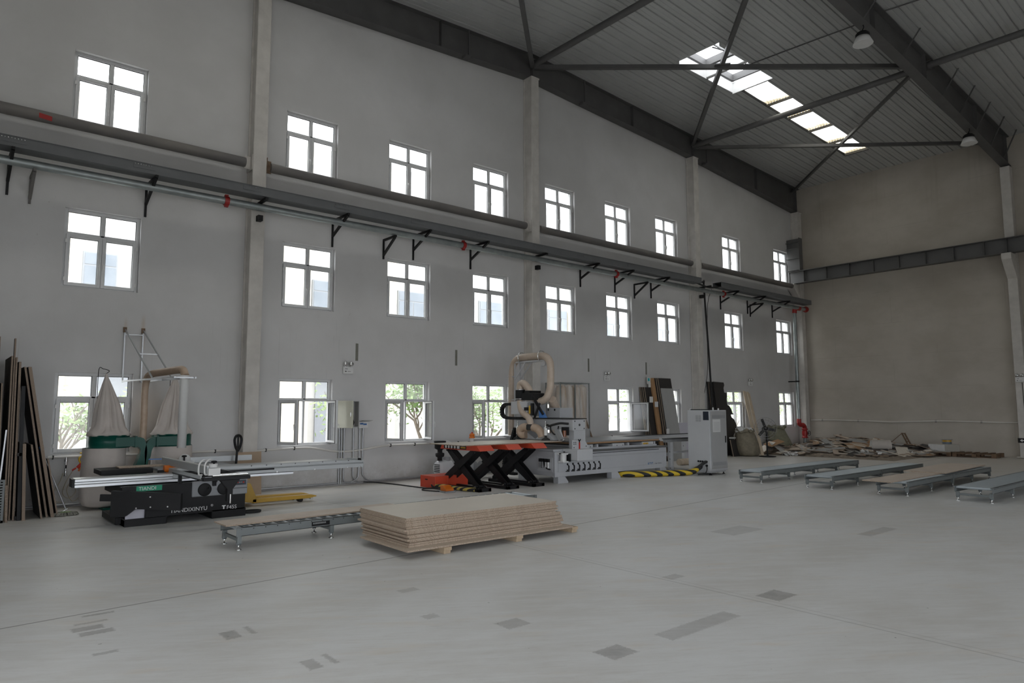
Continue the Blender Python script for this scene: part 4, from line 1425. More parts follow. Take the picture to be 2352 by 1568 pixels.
lettering('TIANDIXINYU', .088, M['white'], r, (2.99, YF - .002, .152), (PI / 2, 0, 0), sx=1.0)
lettering('®', .05, M['white'], r, (3.60, YF - .002, .20), (PI / 2, 0, 0))
lettering('F45S', .085, M['white'], r, (3.85, YF - .002, .135), (PI / 2, 0, 0))
mb = MB().box(3.775, 3.835, YF - .003, YF, .185, .20).box(3.795, 3.815, YF - .003, YF, .14, .185)
mb.build('logo_mark', M['white'], r)
# a coil of cable on the floor beside the saw
ring = []
for k in range(40):
    a = 2 * PI * k / 20
    ring.append((4.33 + .16 * math.cos(a) + .01 * k / 40, -2.95 + .11 * math.sin(a), .016 + .018 * (k // 20)))
tag(MB().tube(ring, .012, 8).build('cable_coil', M['rubber'], origin='base'), 'coil of black cable on the floor right of the saw', 'cable')

# ------------------------------------------------------------------ hand pallet truck behind the saw
r = thing('pallet_truck', 'yellow hand pallet truck with upright black handle behind the saw', 'pallet truck', (5.2, -2.0, 0))
for (y, nm) in ((-1.78, 0), (-2.14, 1)):
    mb = MB()
    mb.prism([(4.62, .06), (5.70, .06), (5.86, .085), (5.86, .10), (5.76, .125), (4.62, .135)], 'y', y - .08, y + .08)
    f = mb.build('fork', M['yellow'], r, bevel=.008)
    MB().cyl((5.55, y - .06, .042), (5.55, y + .06, .042), .042, 14).build('load_wheel', M['blackmatt'], f)
    MB().cyl((5.78, y - .05, .05), (5.78, y + .05, .05), .028, 12).build('entry_roller', M['plastic'], f)
mb = MB()
mb.prism([(4.40, .10), (4.70, .06), (4.70, .14), (4.58, .42), (4.40, .42)], 'y', -2.22, -1.70)
mb.build('chassis', M['yellow'], r, bevel=.01)
MB().cyl((4.40, -1.96, .09), (4.40, -1.96, .62), .05, 14).build('pump', M['black'], r)
for y in (-2.02, -1.90):
    MB().cyl((4.40, y - .025, .09), (4.40, y + .025, .09), .09, 18).build('steer_wheel', M['blackmatt'], r)
h = MB().tube([(4.38, -1.96, .55), (4.39, -1.96, .80), (4.40, -1.96, 1.0)], .022, 10).build('tiller', M['black'], r)
c = Vector((4.41, -1.96, 1.0))
lp = spline([c, c + Vector((-.05, -.03, .08)), c + Vector((-.075, -.04, .20)), c + Vector((-.05, -.03, .27)), c + Vector((0, 0, .29)), c + Vector((.05, .03, .27)), c + Vector((.075, .04, .20)), c + Vector((.05, .03, .08)), c])
mb = MB().tube(lp, .023, 8)
mb.tube([c, c + Vector((0, 0, .28))], .018, 8)
mb.build('handle_loop', M['black'], h)
MB().box(4.72, 5.05, -1.52, -1.40, .0, .035).build('offcut', M['alupaint'], origin='base')
tag(bpy.data.objects['offcut'], 'short bright metal strip on the floor behind the pallet truck', 'offcut')
# brown sheets leaning at the first column
mb = MB().obox((5.17, -.43, .44), (.26, 0, 0), (0, .006, 0), (0, .04, .44))
tag(mb.build('cardboard_sheet', M['cardboard'], origin='base'), 'brown cardboard sheet leaning on the foot of the first column', 'cardboard')
mb = MB().obox((5.02, -.47, .43), (.14, 0, 0), (0, .006, 0), (0, .035, .42))
tag(mb.build('cardboard_sheet', M['cardboard'], origin='base'), 'narrow brown cardboard strip leaning left on the first column', 'cardboard')
# ================================================================== SCISSOR LIFTS WITH A SHEET ACROSS THEM
def scissor(x, label):
    r = thing('scissor_lift', label, 'scissor lift', (x, -2.5, 0), 0, 'three scissor lifts under the sheet')
    w = .13
    ya, yb = -3.28, -1.62
    mb = MB()
    for s in (-1, 1):
        mb.box(x + s * w - .04, x + s * w + .04, ya, yb, 0, .07)
    mb.box(x - w - .04, x + w + .04, ya, ya + .06, 0, .075); mb.box(x - w - .04, x + w + .04, yb - .06, yb, 0, .07)
    mb.build('base_frame', M['black'], r, bevel=.004)
    # two crossed pairs of plate arms
    def arm(xc, y0, z0, y1, z1, t, wd, name):
        d = Vector((0, y1 - y0, z1 - z0))
        L = d.length
        d.normalize()
        nrm = Vector((0, -d.z, d.y))
        o = Vector((xc, y0, z0))
        prof = [(-.02, -.5), (.28, -.62), (.50, -.62), (.74, -.62), (1.02, -.40), (1.04, .2), (1.02, .5), (.74, .62), (.50, .62), (.28, .62), (-.02, .5), (-.05, 0)]
        vs = []
        for sx in (-t / 2, t / 2):
            for u, v in prof: vs.append(o + d * (u * L) + nrm * (v * wd) + Vector((sx, 0, 0)))
        n = len(prof)
        m2 = MB().add(vs, [tuple(reversed(range(n))), tuple(range(n, 2 * n))] + [(i, (i + 1) % n, n + (i + 1) % n, n + i) for i in range(n)])
        return m2
    for s in (-1, 1):
        a = arm(x + s * (w - .02), -1.78, .09, -2.98, .84, .02, .125, 'arm').build('scissor_arm', M['black'], r)
        b = arm(x + s * (w - .06), -3.10, .09, -2.02, .84, .02, .125, 'arm').build('scissor_arm', M['black'], r)
        MB().cyl((x + s * (w + .005), -3.10, .09), (x + s * (w + .03), -3.10, .09), .022, 10).build('pivot_bolt', M['chrome'], b)
    mb = MB()
    for (y, z) in ((-2.46, .45), (-1.78, .10), (-3.10, .10), (-2.97, .84), (-2.03, .84)):
        mb.cyl((x - w, y, z), (x + w, y, z), .028, 12)
    mb.build('cross_shaft', M['blackmatt'], r)
    mb = MB().cyl((x, -2.9, .14), (x, -2.2, .55), .045, 14)
    mb.build('ram', M['blackmatt'], r)
    # orange platform skirt with bevelled ends
    z0, z1 = .865, .975
    mb = MB()
    mb.prism([(-3.36, z0), (-1.86, z0), (-1.93, z1), (-3.23, z1)], 'x', x - .195, x + .195)
    mb.build('platform', M['orange'], r, bevel=.003)
    return r


l1 = scissor(9.18, 'scissor lift nearest the orange box, with a warning strip on its skirt')
scissor(9.97, 'middle scissor lift of the three under the sheet')
scissor(10.74, 'scissor lift nearest the router, right of the three')
wp = MB().box(8.978, 8.984, -2.86, -2.02, .882, .958).build('warning_strip', M['black'], l1)
mb = MB()
for k, y in enumerate((-2.10, -2.21, -2.32, -2.44, -2.57)):
    if k < 4: mb.lathe([(.034, 0), (.034, .002)], (8.978, y, .92), axis=(-1, 0, 0), n=16)
    else: mb.box(8.975, 8.978, y - .045, y + .045, .89, .95)
mb.build('pictograms', M['white'], wp)
MB().box(8.975, 8.978, -2.84, -2.66, .905, .935).build('worn_print', M['yellow'], wp)
sheet(8.67, 11.62, -3.14, -1.90, .977, .995, 'board', 'large pale sheet lying across the three orange scissor lifts', 'board', mats=('laminate', 'chipedge'))
# power pack, pedal, hazard hose
r = thing('hydraulic_power_pack', 'orange-red steel box on the floor left of the scissor lifts', 'power pack', (9.15, -1.7, 0))
MB().box(8.69, 9.03, -2.10, -1.5, 0, .265).build('housing', M['orange'], r, bevel=.006)
MB().box(8.685, 8.69, -1.80, -1.70, .17, .195).build('grip_slot', M['black'], r)
MB().box(9.03, 9.6, -2.1, -1.5, 0, .265).build('rear_housing', M['orange'], r, bevel=.006)
MB().tube(spline([(8.66, -2.06, .03), (8.6, -2.1, .09), (8.62, -2.16, .05), (8.8, -2.3, .02)]), .018, 8).build('cable_gland', M['rubber'], r)
r = thing('foot_pedal', 'small orange foot pedal switch on the floor before the scissor lifts', 'foot pedal', (8.55, -2.72, 0))
MB().box(8.42, 8.68, -2.90, -2.56, 0, .03).build('base_plate', M['grey'], r, bevel=.006)
MB().prism([(-2.86, .03), (-2.64, .03), (-2.64, .14), (-2.72, .14), (-2.86, .07)], 'x', 8.46, 8.66).build('hood', M['orangeplastic'], r, bevel=.006)
tag(MB().tube(spline([(8.44, -2.70, .016), (8.36, -2.45, .014), (8.30, -2.2, .014), (8.45, -2.02, .014), (8.62, -2.14, .016), (8.66, -2.4, .014), (8.74, -2.5, .02), (8.78, -2.66, .02), (8.70, -2.74, .018)]), .012, 8).build('pedal_cable', M['rubber'], origin='base'), 'looping black cable between foot pedal and orange box', 'cable')
tag(MB().tube(spline([(8.02, -.06, .04), (8.3, -.3, .02), (8.45, -.9, .014), (8.5, -1.5, .014), (8.55, -1.95, .014), (8.68, -2.12, .03)]), .014, 8).build('supply_cable', M['rubber'], origin='base'), 'black cable on the floor from the wall to the orange box', 'cable')
r = thing('hose_sleeve', 'small yellow and black striped hose sleeve at the first scissor lift', 'hose sleeve', (8.9, -2.7, 0))
MB().tube(spline([(8.72, -2.10, .06), (8.78, -2.35, .075), (8.85, -2.7, .055), (8.9, -2.95, .05), (9.0, -3.16, .05)]), .042, 12).build('sleeve', M['stripe_y'], r)

# vacuum pump with filter
r = thing('vacuum_pump', 'grey vacuum pump with black filter canister by the wall, behind the orange box', 'vacuum pump', (10.2, -.75, 0))
mb = MB()
mb.lathe([(.0, 9.62), (.17, 9.62), (.21, 9.68), (.21, 9.95), (.20, 10.0), (.0, 10.0)], (0, -.80, .30), axis=(1, 0, 0), n=28, caps=False)
mb.build('housing', M['machine2'], r)
MB().lathe([(.18, 10.0), (.18, 10.72), (.14, 10.78), (.0, 10.80)], (0, -.80, .30), axis=(1, 0, 0), n=28, caps=False).build('motor', M['grey'], r)
mb = MB()
for k in range(5):
    mb.box(9.614, 9.66, -.92, -.68, .22 + k * .042, .24 + k * .042)
mb.build('vent_grille', M['black'], r)
MB().box(9.66, 10.75, -.98, -.62, 0, .10).build('foot', M['grey'], r)
MB().cyl((9.9, -.80, .48), (9.9, -.80, .58), .10, 16).build('outlet_cover', M['grey'], r)
mb = MB().lathe([(.0, .50), (.06, .50), (.06, .58), (.10, .60), (.11, .64), (.11, .68), (.06, .70), (.06, .76), (.13, .80), (.135, .93), (.15, .95), (.15, .98), (.0, .98)], (9.66, -.86, 0), n=24, caps=False)
mb.build('filter_canister', M['blackmatt'], r)
MB().tube(spline([(9.70, -.88, .90), (9.85, -.90, .93), (10.02, -.95, .80), (10.12, -1.0, .52), (10.22, -1.0, .22), (10.35, -1.1, .08)]), .055, 12).build('suction_hose', M['plastic'], r)
MB().cyl((10.98, -.80, .26), (11.4, -.80, .26), .17, 24).build('second_motor', M['grey'], r)
# amber warning beacon on a post
r = thing('warning_beacon', 'orange warning beacon on a post behind the pale sheet', 'beacon', (10.35, -1.25, 0))
MB().box(10.32, 10.38, -1.28, -1.22, 0, .92).build('post', M['machine'], r)
MB().box(10.27, 10.43, -1.33, -1.17, .92, .96).build('switch_box', M['black'], r, bevel=.008)
MB().cyl((10.35, -1.25, .96), (10.35, -1.25, 1.04), .05, 16).build('stem', M['plastic'], r)
MB().lathe([(.075, 1.04), (.075, 1.07), (.06, 1.08), (.06, 1.10), (.07, 1.105), (.06, 1.14), (.03, 1.16), (.0, 1.165)], (10.35, -1.25, 0), n=20, caps=False).build('lens', M['orangeplastic'], r)
MB().cyl((10.35, -1.25, 1.16), (10.35, -1.25, 1.19), .02, 10).build('tip', M['redplastic'], r)

# ================================================================== CNC ROUTER
r = thing('router_machine', 'large light grey gantry router with ribbed hoses, behind the scissor lifts', 'router', (13.4, -2.4, 0))
XA, XB, YF2, YB2 = 11.36, 15.62, -3.16, -1.72
bed = MB()
bed.box(XA, XB, YF2, YB2, .17, .74)
bed.box(XA, XB - .35, YF2 + .05, YB2, .74, .80)
bed.prism([(XA - .01, .155), (XB - .1, .155), (XB, .25), (XB, .27), (XA - .01, .27)], 'y', YF2 - .01, YF2 + .1)
bed = bed.build('machine_bed', M['machine'], r, bevel=.008)
MB().box(XA + .28, XB - .02, YF2 - .045, YF2, .70, .755).build('linear_rail', M['crane'], bed)
MB().box(XA + .9, XB - .35, YF2 - .02, YF2, .655, .668).build('gear_rack', M['dark'], bed)
mb = MB()
mb.box(XA + .85, XB, YF2 - .004, YF2, .575, .582); mb.box(XA + .1, XA + 1.5, YF2 - .004, YF2, .47, .476); mb.box(XA + .1, XA + .106, YF2 - .004, YF2, .2, .47)
mb.build('panel_joint', M['grey'], bed)
mb = MB().box(XA - .004, XA, YF2 + .02, YB2, .755, .762).box(XA - .004, XA, YF2 + .05, YF2 + .056, .2, .75)
mb.build('panel_joint', M['grey'], bed)
# recessed air-service window in the left end
mb = MB()
mb.box(XA - .012, XA, -3.10, -2.55, .595, .61); mb.box(XA - .012, XA, -3.10, -2.55, .275, .29)
mb.box(XA - .010, XA + .0, -3.085, -2.57, .29, .595)
sv = mb.build('service_recess', M['machine2'], r)
for k, y in enumerate((-2.70, -2.78, -2.90, -2.98)):
    MB().cyl((XA - .05, y, .36), (XA - .05, y, .50), .024, 12).build('air_filter', M['grey'] if k < 2 else M['sill'], sv)
    MB().box(XA - .075, XA - .02, y - .03, y + .03, .50, .575).build('filter_head', M['blackmatt'], sv)
MB().tube(spline([(XA - .04, -2.82, .52), (XA - .06, -2.88, .40), (XA - .05, -2.95, .345), (XA - .04, -3.04, .33)]), .014, 8).build('air_tube', M['black'], sv)
# feet
for x in (XA + .10, 13.35, XB - .30):
    for y, s in ((YF2, 1), (YB2 - .16, -1)):
        f = MB().prism([(x, .0), (x + .34, .0), (x + .34, .03), (x + .22, .17), (x, .17)], 'y', y, y + .16).build('foot', M['machine'], r)
        mb = MB().cyl((x + .30, y + .06, 0), (x + .30, y + .06, .16), .014, 8)
        mb.lathe([(.05, 0), (.05, .02), (.02, .03)], (x + .30, y + .06, 0), n=14)
        mb.build('levelling_bolt', M['blackmatt'], f)
# slots for seven vacuum valves
for k in range(7):
    x = XA + .42 + k * .185
    z = .285
    mb = MB()
    y = YF2 - .014
    mb.box(x - .07, x + .05, y, YF2, z - .025, z - .004)
    mb.box(x - .035, x + .05, y, YF2, z, z + .026)
    mb.prism([(x + .02, z + .026), (x + .05, z + .026), (x + .055, z + .11), (x + .02, z + .135), (x - .005, z + .135), (x + .02, z + .10)], 'y', y, YF2)
    mb.cyl((x - .01, y - .004, z + .155), (x - .01, YF2, z + .155), .022, 10)
    mb.build('vacuum_valve', M['black'], r)
lettering('KDT', .115, M['kdtblue'], r, (14.80, YF2 - .002, .245), (PI / 2, 0, 0))
lettering('CNC TECH', .058, M['gasket'], r, (15.10, YF2 - .002, .255), (PI / 2, 0, 0))
# spoil board and table beams
tb = MB().box(12.3, 15.55, -2.98, -1.45, .92, .955).build('table_top', M['grey'], r)
MB().box(12.3, 15.52, -3.0, -1.45, .885, .92).build('spoil_board', M['brownwood'], tb)
MB().box(12.2, 15.56, -2.995, -1.45, .855, .885).build('table_frame', M['dark'], tb)
for k, x in enumerate((12.35, 12.95, 13.55, 14.15, 14.75, 15.25)):
    MB().box(x, x + .46 if k % 2 == 0 else x + .06, -3.03, -1.5, .755, .865).build('table_support', M['machine2'] if k % 2 == 0 else M['machine'], tb)
mb = MB()
for x in (12.55, 12.72, 13.72, 13.95, 14.92):
    mb.cyl((x, -3.034, .81), (x, -3.03, .81), .014, 8)
mb.build('bolts', M['gasket'], tb)['kind'] = 'stuff'
MB().box(14.78, 15.0, -3.033, -3.03, .80, .845).build('warning_sticker', M['yellow'], tb)
# gantry: legs, cross beam, end caps
for y in (-3.14, -1.30):
    MB().box(11.94, 12.34, y - .09, y + .09, .74, 1.24).build('gantry_leg', M['machine2'], r, bevel=.006)
MB().box(11.90, 12.33, -3.24, -1.05, 1.235, 1.505).build('gantry_beam', M['machine2'], r, bevel=.008)
MB().box(11.86, 12.36, -3.26, -1.05, 1.51, 1.53).build('cable_shelf', M['dark'], r)
mb = MB()
for (x, z) in ((11.96, 1.28), (12.28, 1.28), (11.96, 1.46), (12.28, 1.46), (12.12, 1.37)):
    mb.cyl((x, -3.246, z), (x, -3.24, z), .016 if z != 1.37 else .03, 10)
mb.build('bolts', M['gasket'], r)['kind'] = 'stuff'
mb = MB().prism([(11.75, .78), (12.36, .78), (12.20, .98), (11.75, 1.02)], 'y', -3.36, -3.33)
mb.build('side_plate', M['machine2'], r, bevel=.003)
mb = MB()
for (x, z) in ((11.80, .96), (11.86, .96), (11.80, .92), (11.86, .92), (12.22, .86), (11.80, .84)):
    mb.cyl((x, -3.366, z), (x, -3.36, z), .014, 8)
mb.build('bolts', M['gasket'], r)['kind'] = 'stuff'
mb = MB().bar((11.98, -3.37, .80), (11.98, -3.37, .96), .035, .014, up=(0, 1, 0))
w1 = mb.build('wrench', M['redplastic'], r)
mb = MB().bar((11.98, -3.37, .95), (11.98, -3.37, .99), .02, .014, up=(0, 1, 0)).bar((11.98, -3.37, .985), (11.94, -3.37, 1.03), .02, .014, up=(0, 1, 0)).bar((11.98, -3.37, .985), (12.02, -3.37, 1.03), .02, .014, up=(0, 1, 0))
mb.build('wrench_jaw', M['black'], w1)
MB().box(11.66, 12.18, -3.62, -3.12, .545, .805).build('drive_cover', M['machine2'], r, bevel=.01)
mb = MB().box(11.42, 11.64, -3.34, -3.16, .68, .72)
mb.cyl((11.53, -3.27, .52), (11.53, -3.27, .68), .075, 16)
mb.box(11.45, 11.62, -3.35, -3.18, .50, .53)
mb.build('drive_motor', M['sill'], r)
mb = MB().cyl((11.42, -3.27, .705), (11.66, -3.27, .705), .022, 10).box(11.62, 11.66, -3.4, -3.18, .52, .70)
mb.build('drive_coupling', M['black'], r)
# spindle carriage on the beam
hd = MB().box(11.52, 11.88, -1.98, -1.36, 1.62, 1.95).build('spindle_carriage', M['machine2'], r, bevel=.008)
MB().box(11.55, 12.0, -2.18, -1.98, 1.58, 1.92).build('side_bracket', M['grey'], hd)
MB().box(11.54, 11.58, -2.12, -2.04, 1.64, 1.84).build('lubricant_bottle', M['yellowplastic'], hd)
mb = MB().box(11.50, 11.54, -2.02, -1.90, 1.72, 1.80).box(11.515, 11.58, -2.2, -2.13, 1.6, 1.9)
mb.build('valve_block', M['black'], hd)
sp = MB().box(11.55, 12.0, -2.14, -1.72, 1.98, 2.16).build('spindle_head', M['blackmatt'], r, bevel=.02)
mb = MB().cyl((11.62, -1.62, 1.98), (11.62, -1.62, 2.26), .125, 20)
mb.build('hose_collar', M['blackmatt'], r)
for z in (2.0, 2.24):
    MB().lathe([(.128, z), (.134, z), (.134, z + .022), (.128, z + .022)], (11.62, -1.62, 0), n=20, caps=False).build('hose_clamp', M['chrome'], r)
MB().box(11.56, 11.95, -2.05, -1.85, 2.02, 2.22).build('spindle_cap', M['black'], r)
mb = MB().bar((11.6, -2.1, 2.1), (11.65, -2.45, 1.62), .05, .05).bar((11.6, -2.38, 1.9), (11.58, -2.2, 1.52), .04, .04)
mb.build('cable_arm', M['black'], r)
MB().prism([(-2.35, 1.54), (-2.50, 1.54), (-2.35, 1.72)], 'x', 11.6, 11.75).build('guard', M['blue'], r)
eb = MB().box(12.05, 12.5, -2.64, -1.92, 1.535, 1.785).build('terminal_box', M['machine'], r, bevel=.005)
mb = MB()
for (y, z) in ((-2.22, 1.735), (-2.45, 1.735)):
    mb.lathe([(.026, 0), (.026, .008)], (12.05, y, z), axis=(-1, 0, 0), n=14)
mb.build('lock', M['black'], eb)
mb = MB().box(12.045, 12.05, -2.08, -2.0, 1.725, 1.755)
for k in range(4): mb.box(12.045, 12.05, -1.99, -1.96, 1.58 + k * .04, 1.60 + k * .04)
mb.build('cable_glands', M['black'], eb)
# flexible hoses: the main loop, the drop to the tool hood, the short branches
hm = ribbed(MB(), [(12.02, -.80, 1.05), (12.02, -.80, 1.6), (12.02, -.82, 2.5), (12.02, -.86, 2.88), (12.02, -1.0, 3.06), (12.02, -1.25, 3.12), (12.02, -1.9, 3.12), (12.02, -2.18, 3.08), (12.02, -2.33, 2.9), (12.0, -2.36, 2.5), (11.97, -2.36, 2.25), (11.92, -2.28, 2.03), (11.85, -2.12, 1.95), (11.77, -1.95, 2.06), (11.70, -1.84, 2.28), (11.65, -1.74, 2.40), (11.63, -1.66, 2.41), (11.62, -1.62, 2.34), (11.62, -1.62, 2.20)], .098, .034, 16, 16).build('main_hose', M['hosepale'], r)
ribbed(MB(), [(11.60, -1.64, 2.02), (11.57, -1.68, 1.85), (11.54, -1.78, 1.70), (11.52, -1.95, 1.60), (11.50, -2.08, 1.54), (11.48, -2.16, 1.44), (11.48, -2.19, 1.34)], .085, .03, 16, 16).build('drop_hose', M['hosepale'], r)
MB().lathe([(.11, 1.24), (.125, 1.26), (.12, 1.36), (.10, 1.38)], (11.48, -2.19, 0), n=18).build('branch_piece', M['rubber'], r)
mb = MB().tube(spline([(11.48, -2.10, 1.30), (11.46, -1.93, 1.30), (11.44, -1.82, 1.22), (11.46, -1.86, 1.12), (11.5, -1.98, 1.12)]), .10, 16)
mb.build('branch_hose', M['hose'], r)
mb = MB().tube(spline([(11.48, -2.28, 1.30), (11.48, -2.42, 1.27), (11.5, -2.52, 1.18), (11.52, -2.55, 1.08)]), .10, 16)
mb.build('branch_hose', M['hose'], r)
mb = MB().tube(spline([(12.55, -2.0, 1.6), (12.4, -2.15, 1.75), (12.2, -2.25, 1.9), (12.1, -2.3, 2.0)]), .11, 14)
mb.build('rear_hose', M['hosepale'], r)
# tool hoods below the beam
mb = MB()
for yc in (-1.92, -2.58):
    mb.prism([(yc + .33, 1.0), (yc - .33, 1.0), (yc - .33, 1.02), (yc - .06, 1.16), (yc + .06, 1.16), (yc + .33, 1.02)], 'x', 11.56, 11.86)
mb.build('tool_hood', M['machine2'], r)
mb = MB().box(11.54, 11.9, -2.95, -1.5, .99, 1.005)
mb.build('hood_brush', M['dark'], r)
for y in (-1.68, -2.72):
    u = MB().cyl((11.48, y, 1.12), (11.48, y, 1.28), .042, 14).build('vacuum_cylinder', M['plastic'], r)
    MB().lathe([(.046, 1.28), (.046, 1.31), (.02, 1.32), (.012, 1.46)], (11.48, y, 0), n=12).build('rod', M['chrome'], u)
    MB().lathe([(.11, 1.0), (.10, 1.03), (.03, 1.07), (.03, 1.12)], (11.48, y, 0), n=16).build('suction_cup', M['rubber'], u)
mb = MB().bar((11.62, -2.95, 1.25), (11.62, -3.12, 1.02), .10, .09).bar((11.62, -1.55, 1.22), (11.62, -1.75, 1.04), .10, .09)
mb.build('lift_cylinder', M['grey'], r)
MB().bar((11.66, -3.02, 1.26), (11.66, -3.14, 1.0), .03, .05).build('link_arm', M['machine2'], r)
MB().tube(spline([(11.84, -3.14, 1.40), (11.75, -2.95, 1.41), (11.7, -2.75, 1.37), (11.72, -2.6, 1.34), (11.74, -2.5, 1.36)]), .028, 10).build('cable_loom', M['rubber'], r)
MB().tube(spline([(11.74, -2.62, 1.35), (11.66, -2.72, 1.24), (11.70, -2.80, 1.14), (11.76, -2.84, 1.22), (11.8, -2.84, 1.34)]), .018, 8).build('cable_loom', M['rubber'], r)
lb = MB().box(11.76, 11.88, -3.12, -2.98, 1.12, 1.32).build('lubricator', M['black'], r)
MB().cyl((11.74, -3.10, 1.09), (11.74, -3.10, 1.24), .045, 14).build('oil_bowl', M['amber'], lb)
# drag chains
def chain(ctrl, w, name, parent, side):
    pts = resample(spline(ctrl, 12), .055)
    mb = MB()
    for a, b in zip(pts, pts[1:]):
        d = (b - a)
        n = d.normalized().cross(Vector(side)).normalized()
        mb.obox((a + b) / 2, d * .46, Vector(side) * w / 2, n * .035)
    o = mb.build(name, M['blackmatt'], parent)
    return o
chain([(11.6, -1.30, 1.88), (11.6, -1.08, 1.88), (11.6, -.95, 1.82), (11.6, -.90, 1.70), (11.6, -.95, 1.58), (11.6, -1.1, 1.53), (11.6, -1.4, 1.52), (11.6, -1.9, 1.52)], .10, 'drag_chain', r, (1, 0, 0))
chain([(11.55, -1.52, 1.28), (11.52, -1.46, 1.05), (11.5, -1.40, .85), (11.5, -1.30, .66), (11.5, -1.18, .48), (11.5, -1.14, .32), (11.5, -1.22, .18), (11.5, -1.4, .12), (11.5, -1.6, .12)], .12, 'drag_chain', r, (1, 0, 0))
# hose gantry frame over the machine
fm = MB()
for dx in (0, .20):
    fm.bar((11.98 + dx, -.99, .1), (11.98 + dx, -.99, 3.0), .035, .035)
    fm.bar((11.98 + dx, -.99, 3.0), (11.98 + dx * .6, -2.08, 3.0), .035, .035)
    fm.bar((11.98 + dx, -1.0, 2.55), (11.98 + dx, -1.42, 2.98), .03, .03)
for z in (1.2, 2.0, 2.62):
    fm.bar((11.96, -.99, z), (12.2, -.99, z), .03, .03)
    fm.bar((11.97, -.99, z), (11.97, -.68, z), .02, .03)
fm.tube(spline([(11.98, -2.08, 3.0), (11.98, -2.15, 2.98), (11.98, -2.18, 2.93), (11.98, -2.15, 2.87), (11.98, -2.05, 2.86)]), .02, 8)
fm.build('hose_frame', M['machine2'], r)
for y in (-1.22, -2.0):
    ring = [(12.62, y + .0, 3.12 + .0)]
    ring = [(12.02 + .13 * math.cos(a), y, 3.12 + .135 * math.sin(a)) for a in [2 * PI * k / 20 for k in range(21)]]
    MB().tube(ring, .012, 6).build('hose_hanger', M['chrome'], r)

# second, far frame of white filter socks
r = thing('bag_filter', 'frame hung with dusty white filter socks behind the router', 'dust filter', (14.3, -.65, 0))
mb = MB()
for (x, y) in ((13.72, -.95), (14.90, -.95), (13.72, -.35), (14.90, -.35), (14.31, -.95)):
    mb.bar((x, y, 0), (x, y, 2.50), .03, .03)
for y in (-.95, -.35): mb.bar((13.70, y, 2.50), (14.92, y, 2.50), .03, .03)
for x in (13.72, 14.90): mb.bar((x, -.95, 2.50), (x, -.35, 2.50), .03, .03)
mb.build('frame', M['galv'], r)
for k in range(4):
    for j in range(2):
        x, y = 13.90 + k * .27, -.82 + j * .32
        fn = lambda rr, z, a, k=k: rr * (1 + .12 * math.sin(3 * a + z * 3 + k))
        MB().lathe([(.02, 2.46), (.09, 2.43), (.145, 2.36), (.15, 1.8), (.155, 1.2), (.15, .8), (.12, .70)], (x, y, 0), n=16, fn=fn).build('filter_sock', M['sock'], r)
MB().box(13.72, 14.90, -.95, -.35, .45, .72).build('hopper', M['machine'], r)
MB().box(14.55, 14.83, -1.02, -.97, .84, 1.18).build('control_box', M['cabgrey'], r)

# outfeed table behind the bed
r = thing('outfeed_table', 'white-framed outfeed table right of the router bed', 'outfeed table', (16.6, -2.5, 0))
MB().box(15.72, 19.2, -1.45, -1.30, .84, .93).build('far_beam', M['machine2'], r)
MB().box(15.72, 19.2, -1.46, -1.28, .93, .945).build('belt', M['dark'], r)
MB().box(15.74, 17.3, -3.06, -2.96, .82, .91).build('near_beam', M['grey'], r)
MB().box(15.72, 17.3, -3.10, -2.94, .905, .925).build('edge_guide', M['rubber'], r)
MB().box(15.74, 17.3, -2.96, -1.45, .85, .87).build('top', M['machine'], r)
for (x, y) in ((16.02, -3.0), (16.02, -1.5), (17.1, -3.0), (17.1, -1.5), (18.9, -1.38)):
    lg = MB().box(x - .06, x + .06, y - .05, y + .05, .0, .82).build('leg', M['machine2'], r)
    mb = MB()
    for z in (.55, .35, .10): mb.cyl((x - .064, y - .02, z), (x - .06, y - .02, z), .014, 8)
    mb.build('bolts', M['gasket'], lg)['kind'] = 'stuff'
MB().box(16.02, 17.1, -3.02, -2.98, .50, .56).build('stretcher', M['machine2'], r)
MB().box(15.99, 16.05, -2.95, -1.55, .42, .52).build('stretcher', M['machine2'], r)
MB().cyl((15.86, -2.6, .05), (15.86, -2.6, .45), .03, 10).build('air_ram', M['chrome'], r)

# control cabinet
r = thing('electrical_cabinet', 'tall light grey electrical cabinet on the floor right of the router', 'cabinet', (16.27, -4.05, 0))
MB().box(15.86, 16.66, -4.40, -3.71, .11, 1.715).build('housing', M['machine2'], r, bevel=.006)
d = MB().box(15.90, 16.64, -4.416, -4.40, .16, 1.69).build('door', M['cabgrey'], r, bevel=.004)
MB().box(16.55, 16.575, -4.432, -4.416, .84, 1.02).build('handle', M['black'], d)
for (z0, z1) in ((1.50, 1.585), (.25, .34)):
    mb = MB()
    for k in range(12):
        mb.box(15.95, 16.58, -4.419, -4.416, z0 + (z1 - z0) * k / 12, z0 + (z1 - z0) * (k + .5) / 12)
    mb.build('louvre', M['grey'], d)
MB().box(15.98, 16.34, -4.4185, -4.416, 1.13, 1.47).build('paper_notice', M['paper'], d)
mb = MB()
for k in range(7):
    mb.box(16.03, 16.30, -4.4193, -4.4187, 1.18 + k * .034, 1.186 + k * .034)
mb.build('notice_print', M['grey'], d)
MB().box(15.854, 15.86, -4.38, -4.21, 1.45, 1.68).build('name_panel', M['navy'], r)
mb = MB()
for k in range(8):
    mb.box(15.854, 15.86, -4.14, -4.065, 1.41 + k * .022, 1.42 + k * .022); mb.box(15.854, 15.86, -4.05, -3.975, 1.41 + k * .022, 1.42 + k * .022)
mb.build('fan_grille', M['grey'], r)
mb = MB()
for k in range(5): mb.lathe([(.024, 0), (.024, .02)], (15.86, -4.03 - k * .065, .355), axis=(-1, 0, 0), n=12)
mb.lathe([(.03, 0), (.03, .03)], (15.86, -4.29, .25), axis=(-1, 0, 0), n=12)
mb.build('cable_gland', M['black'], r)
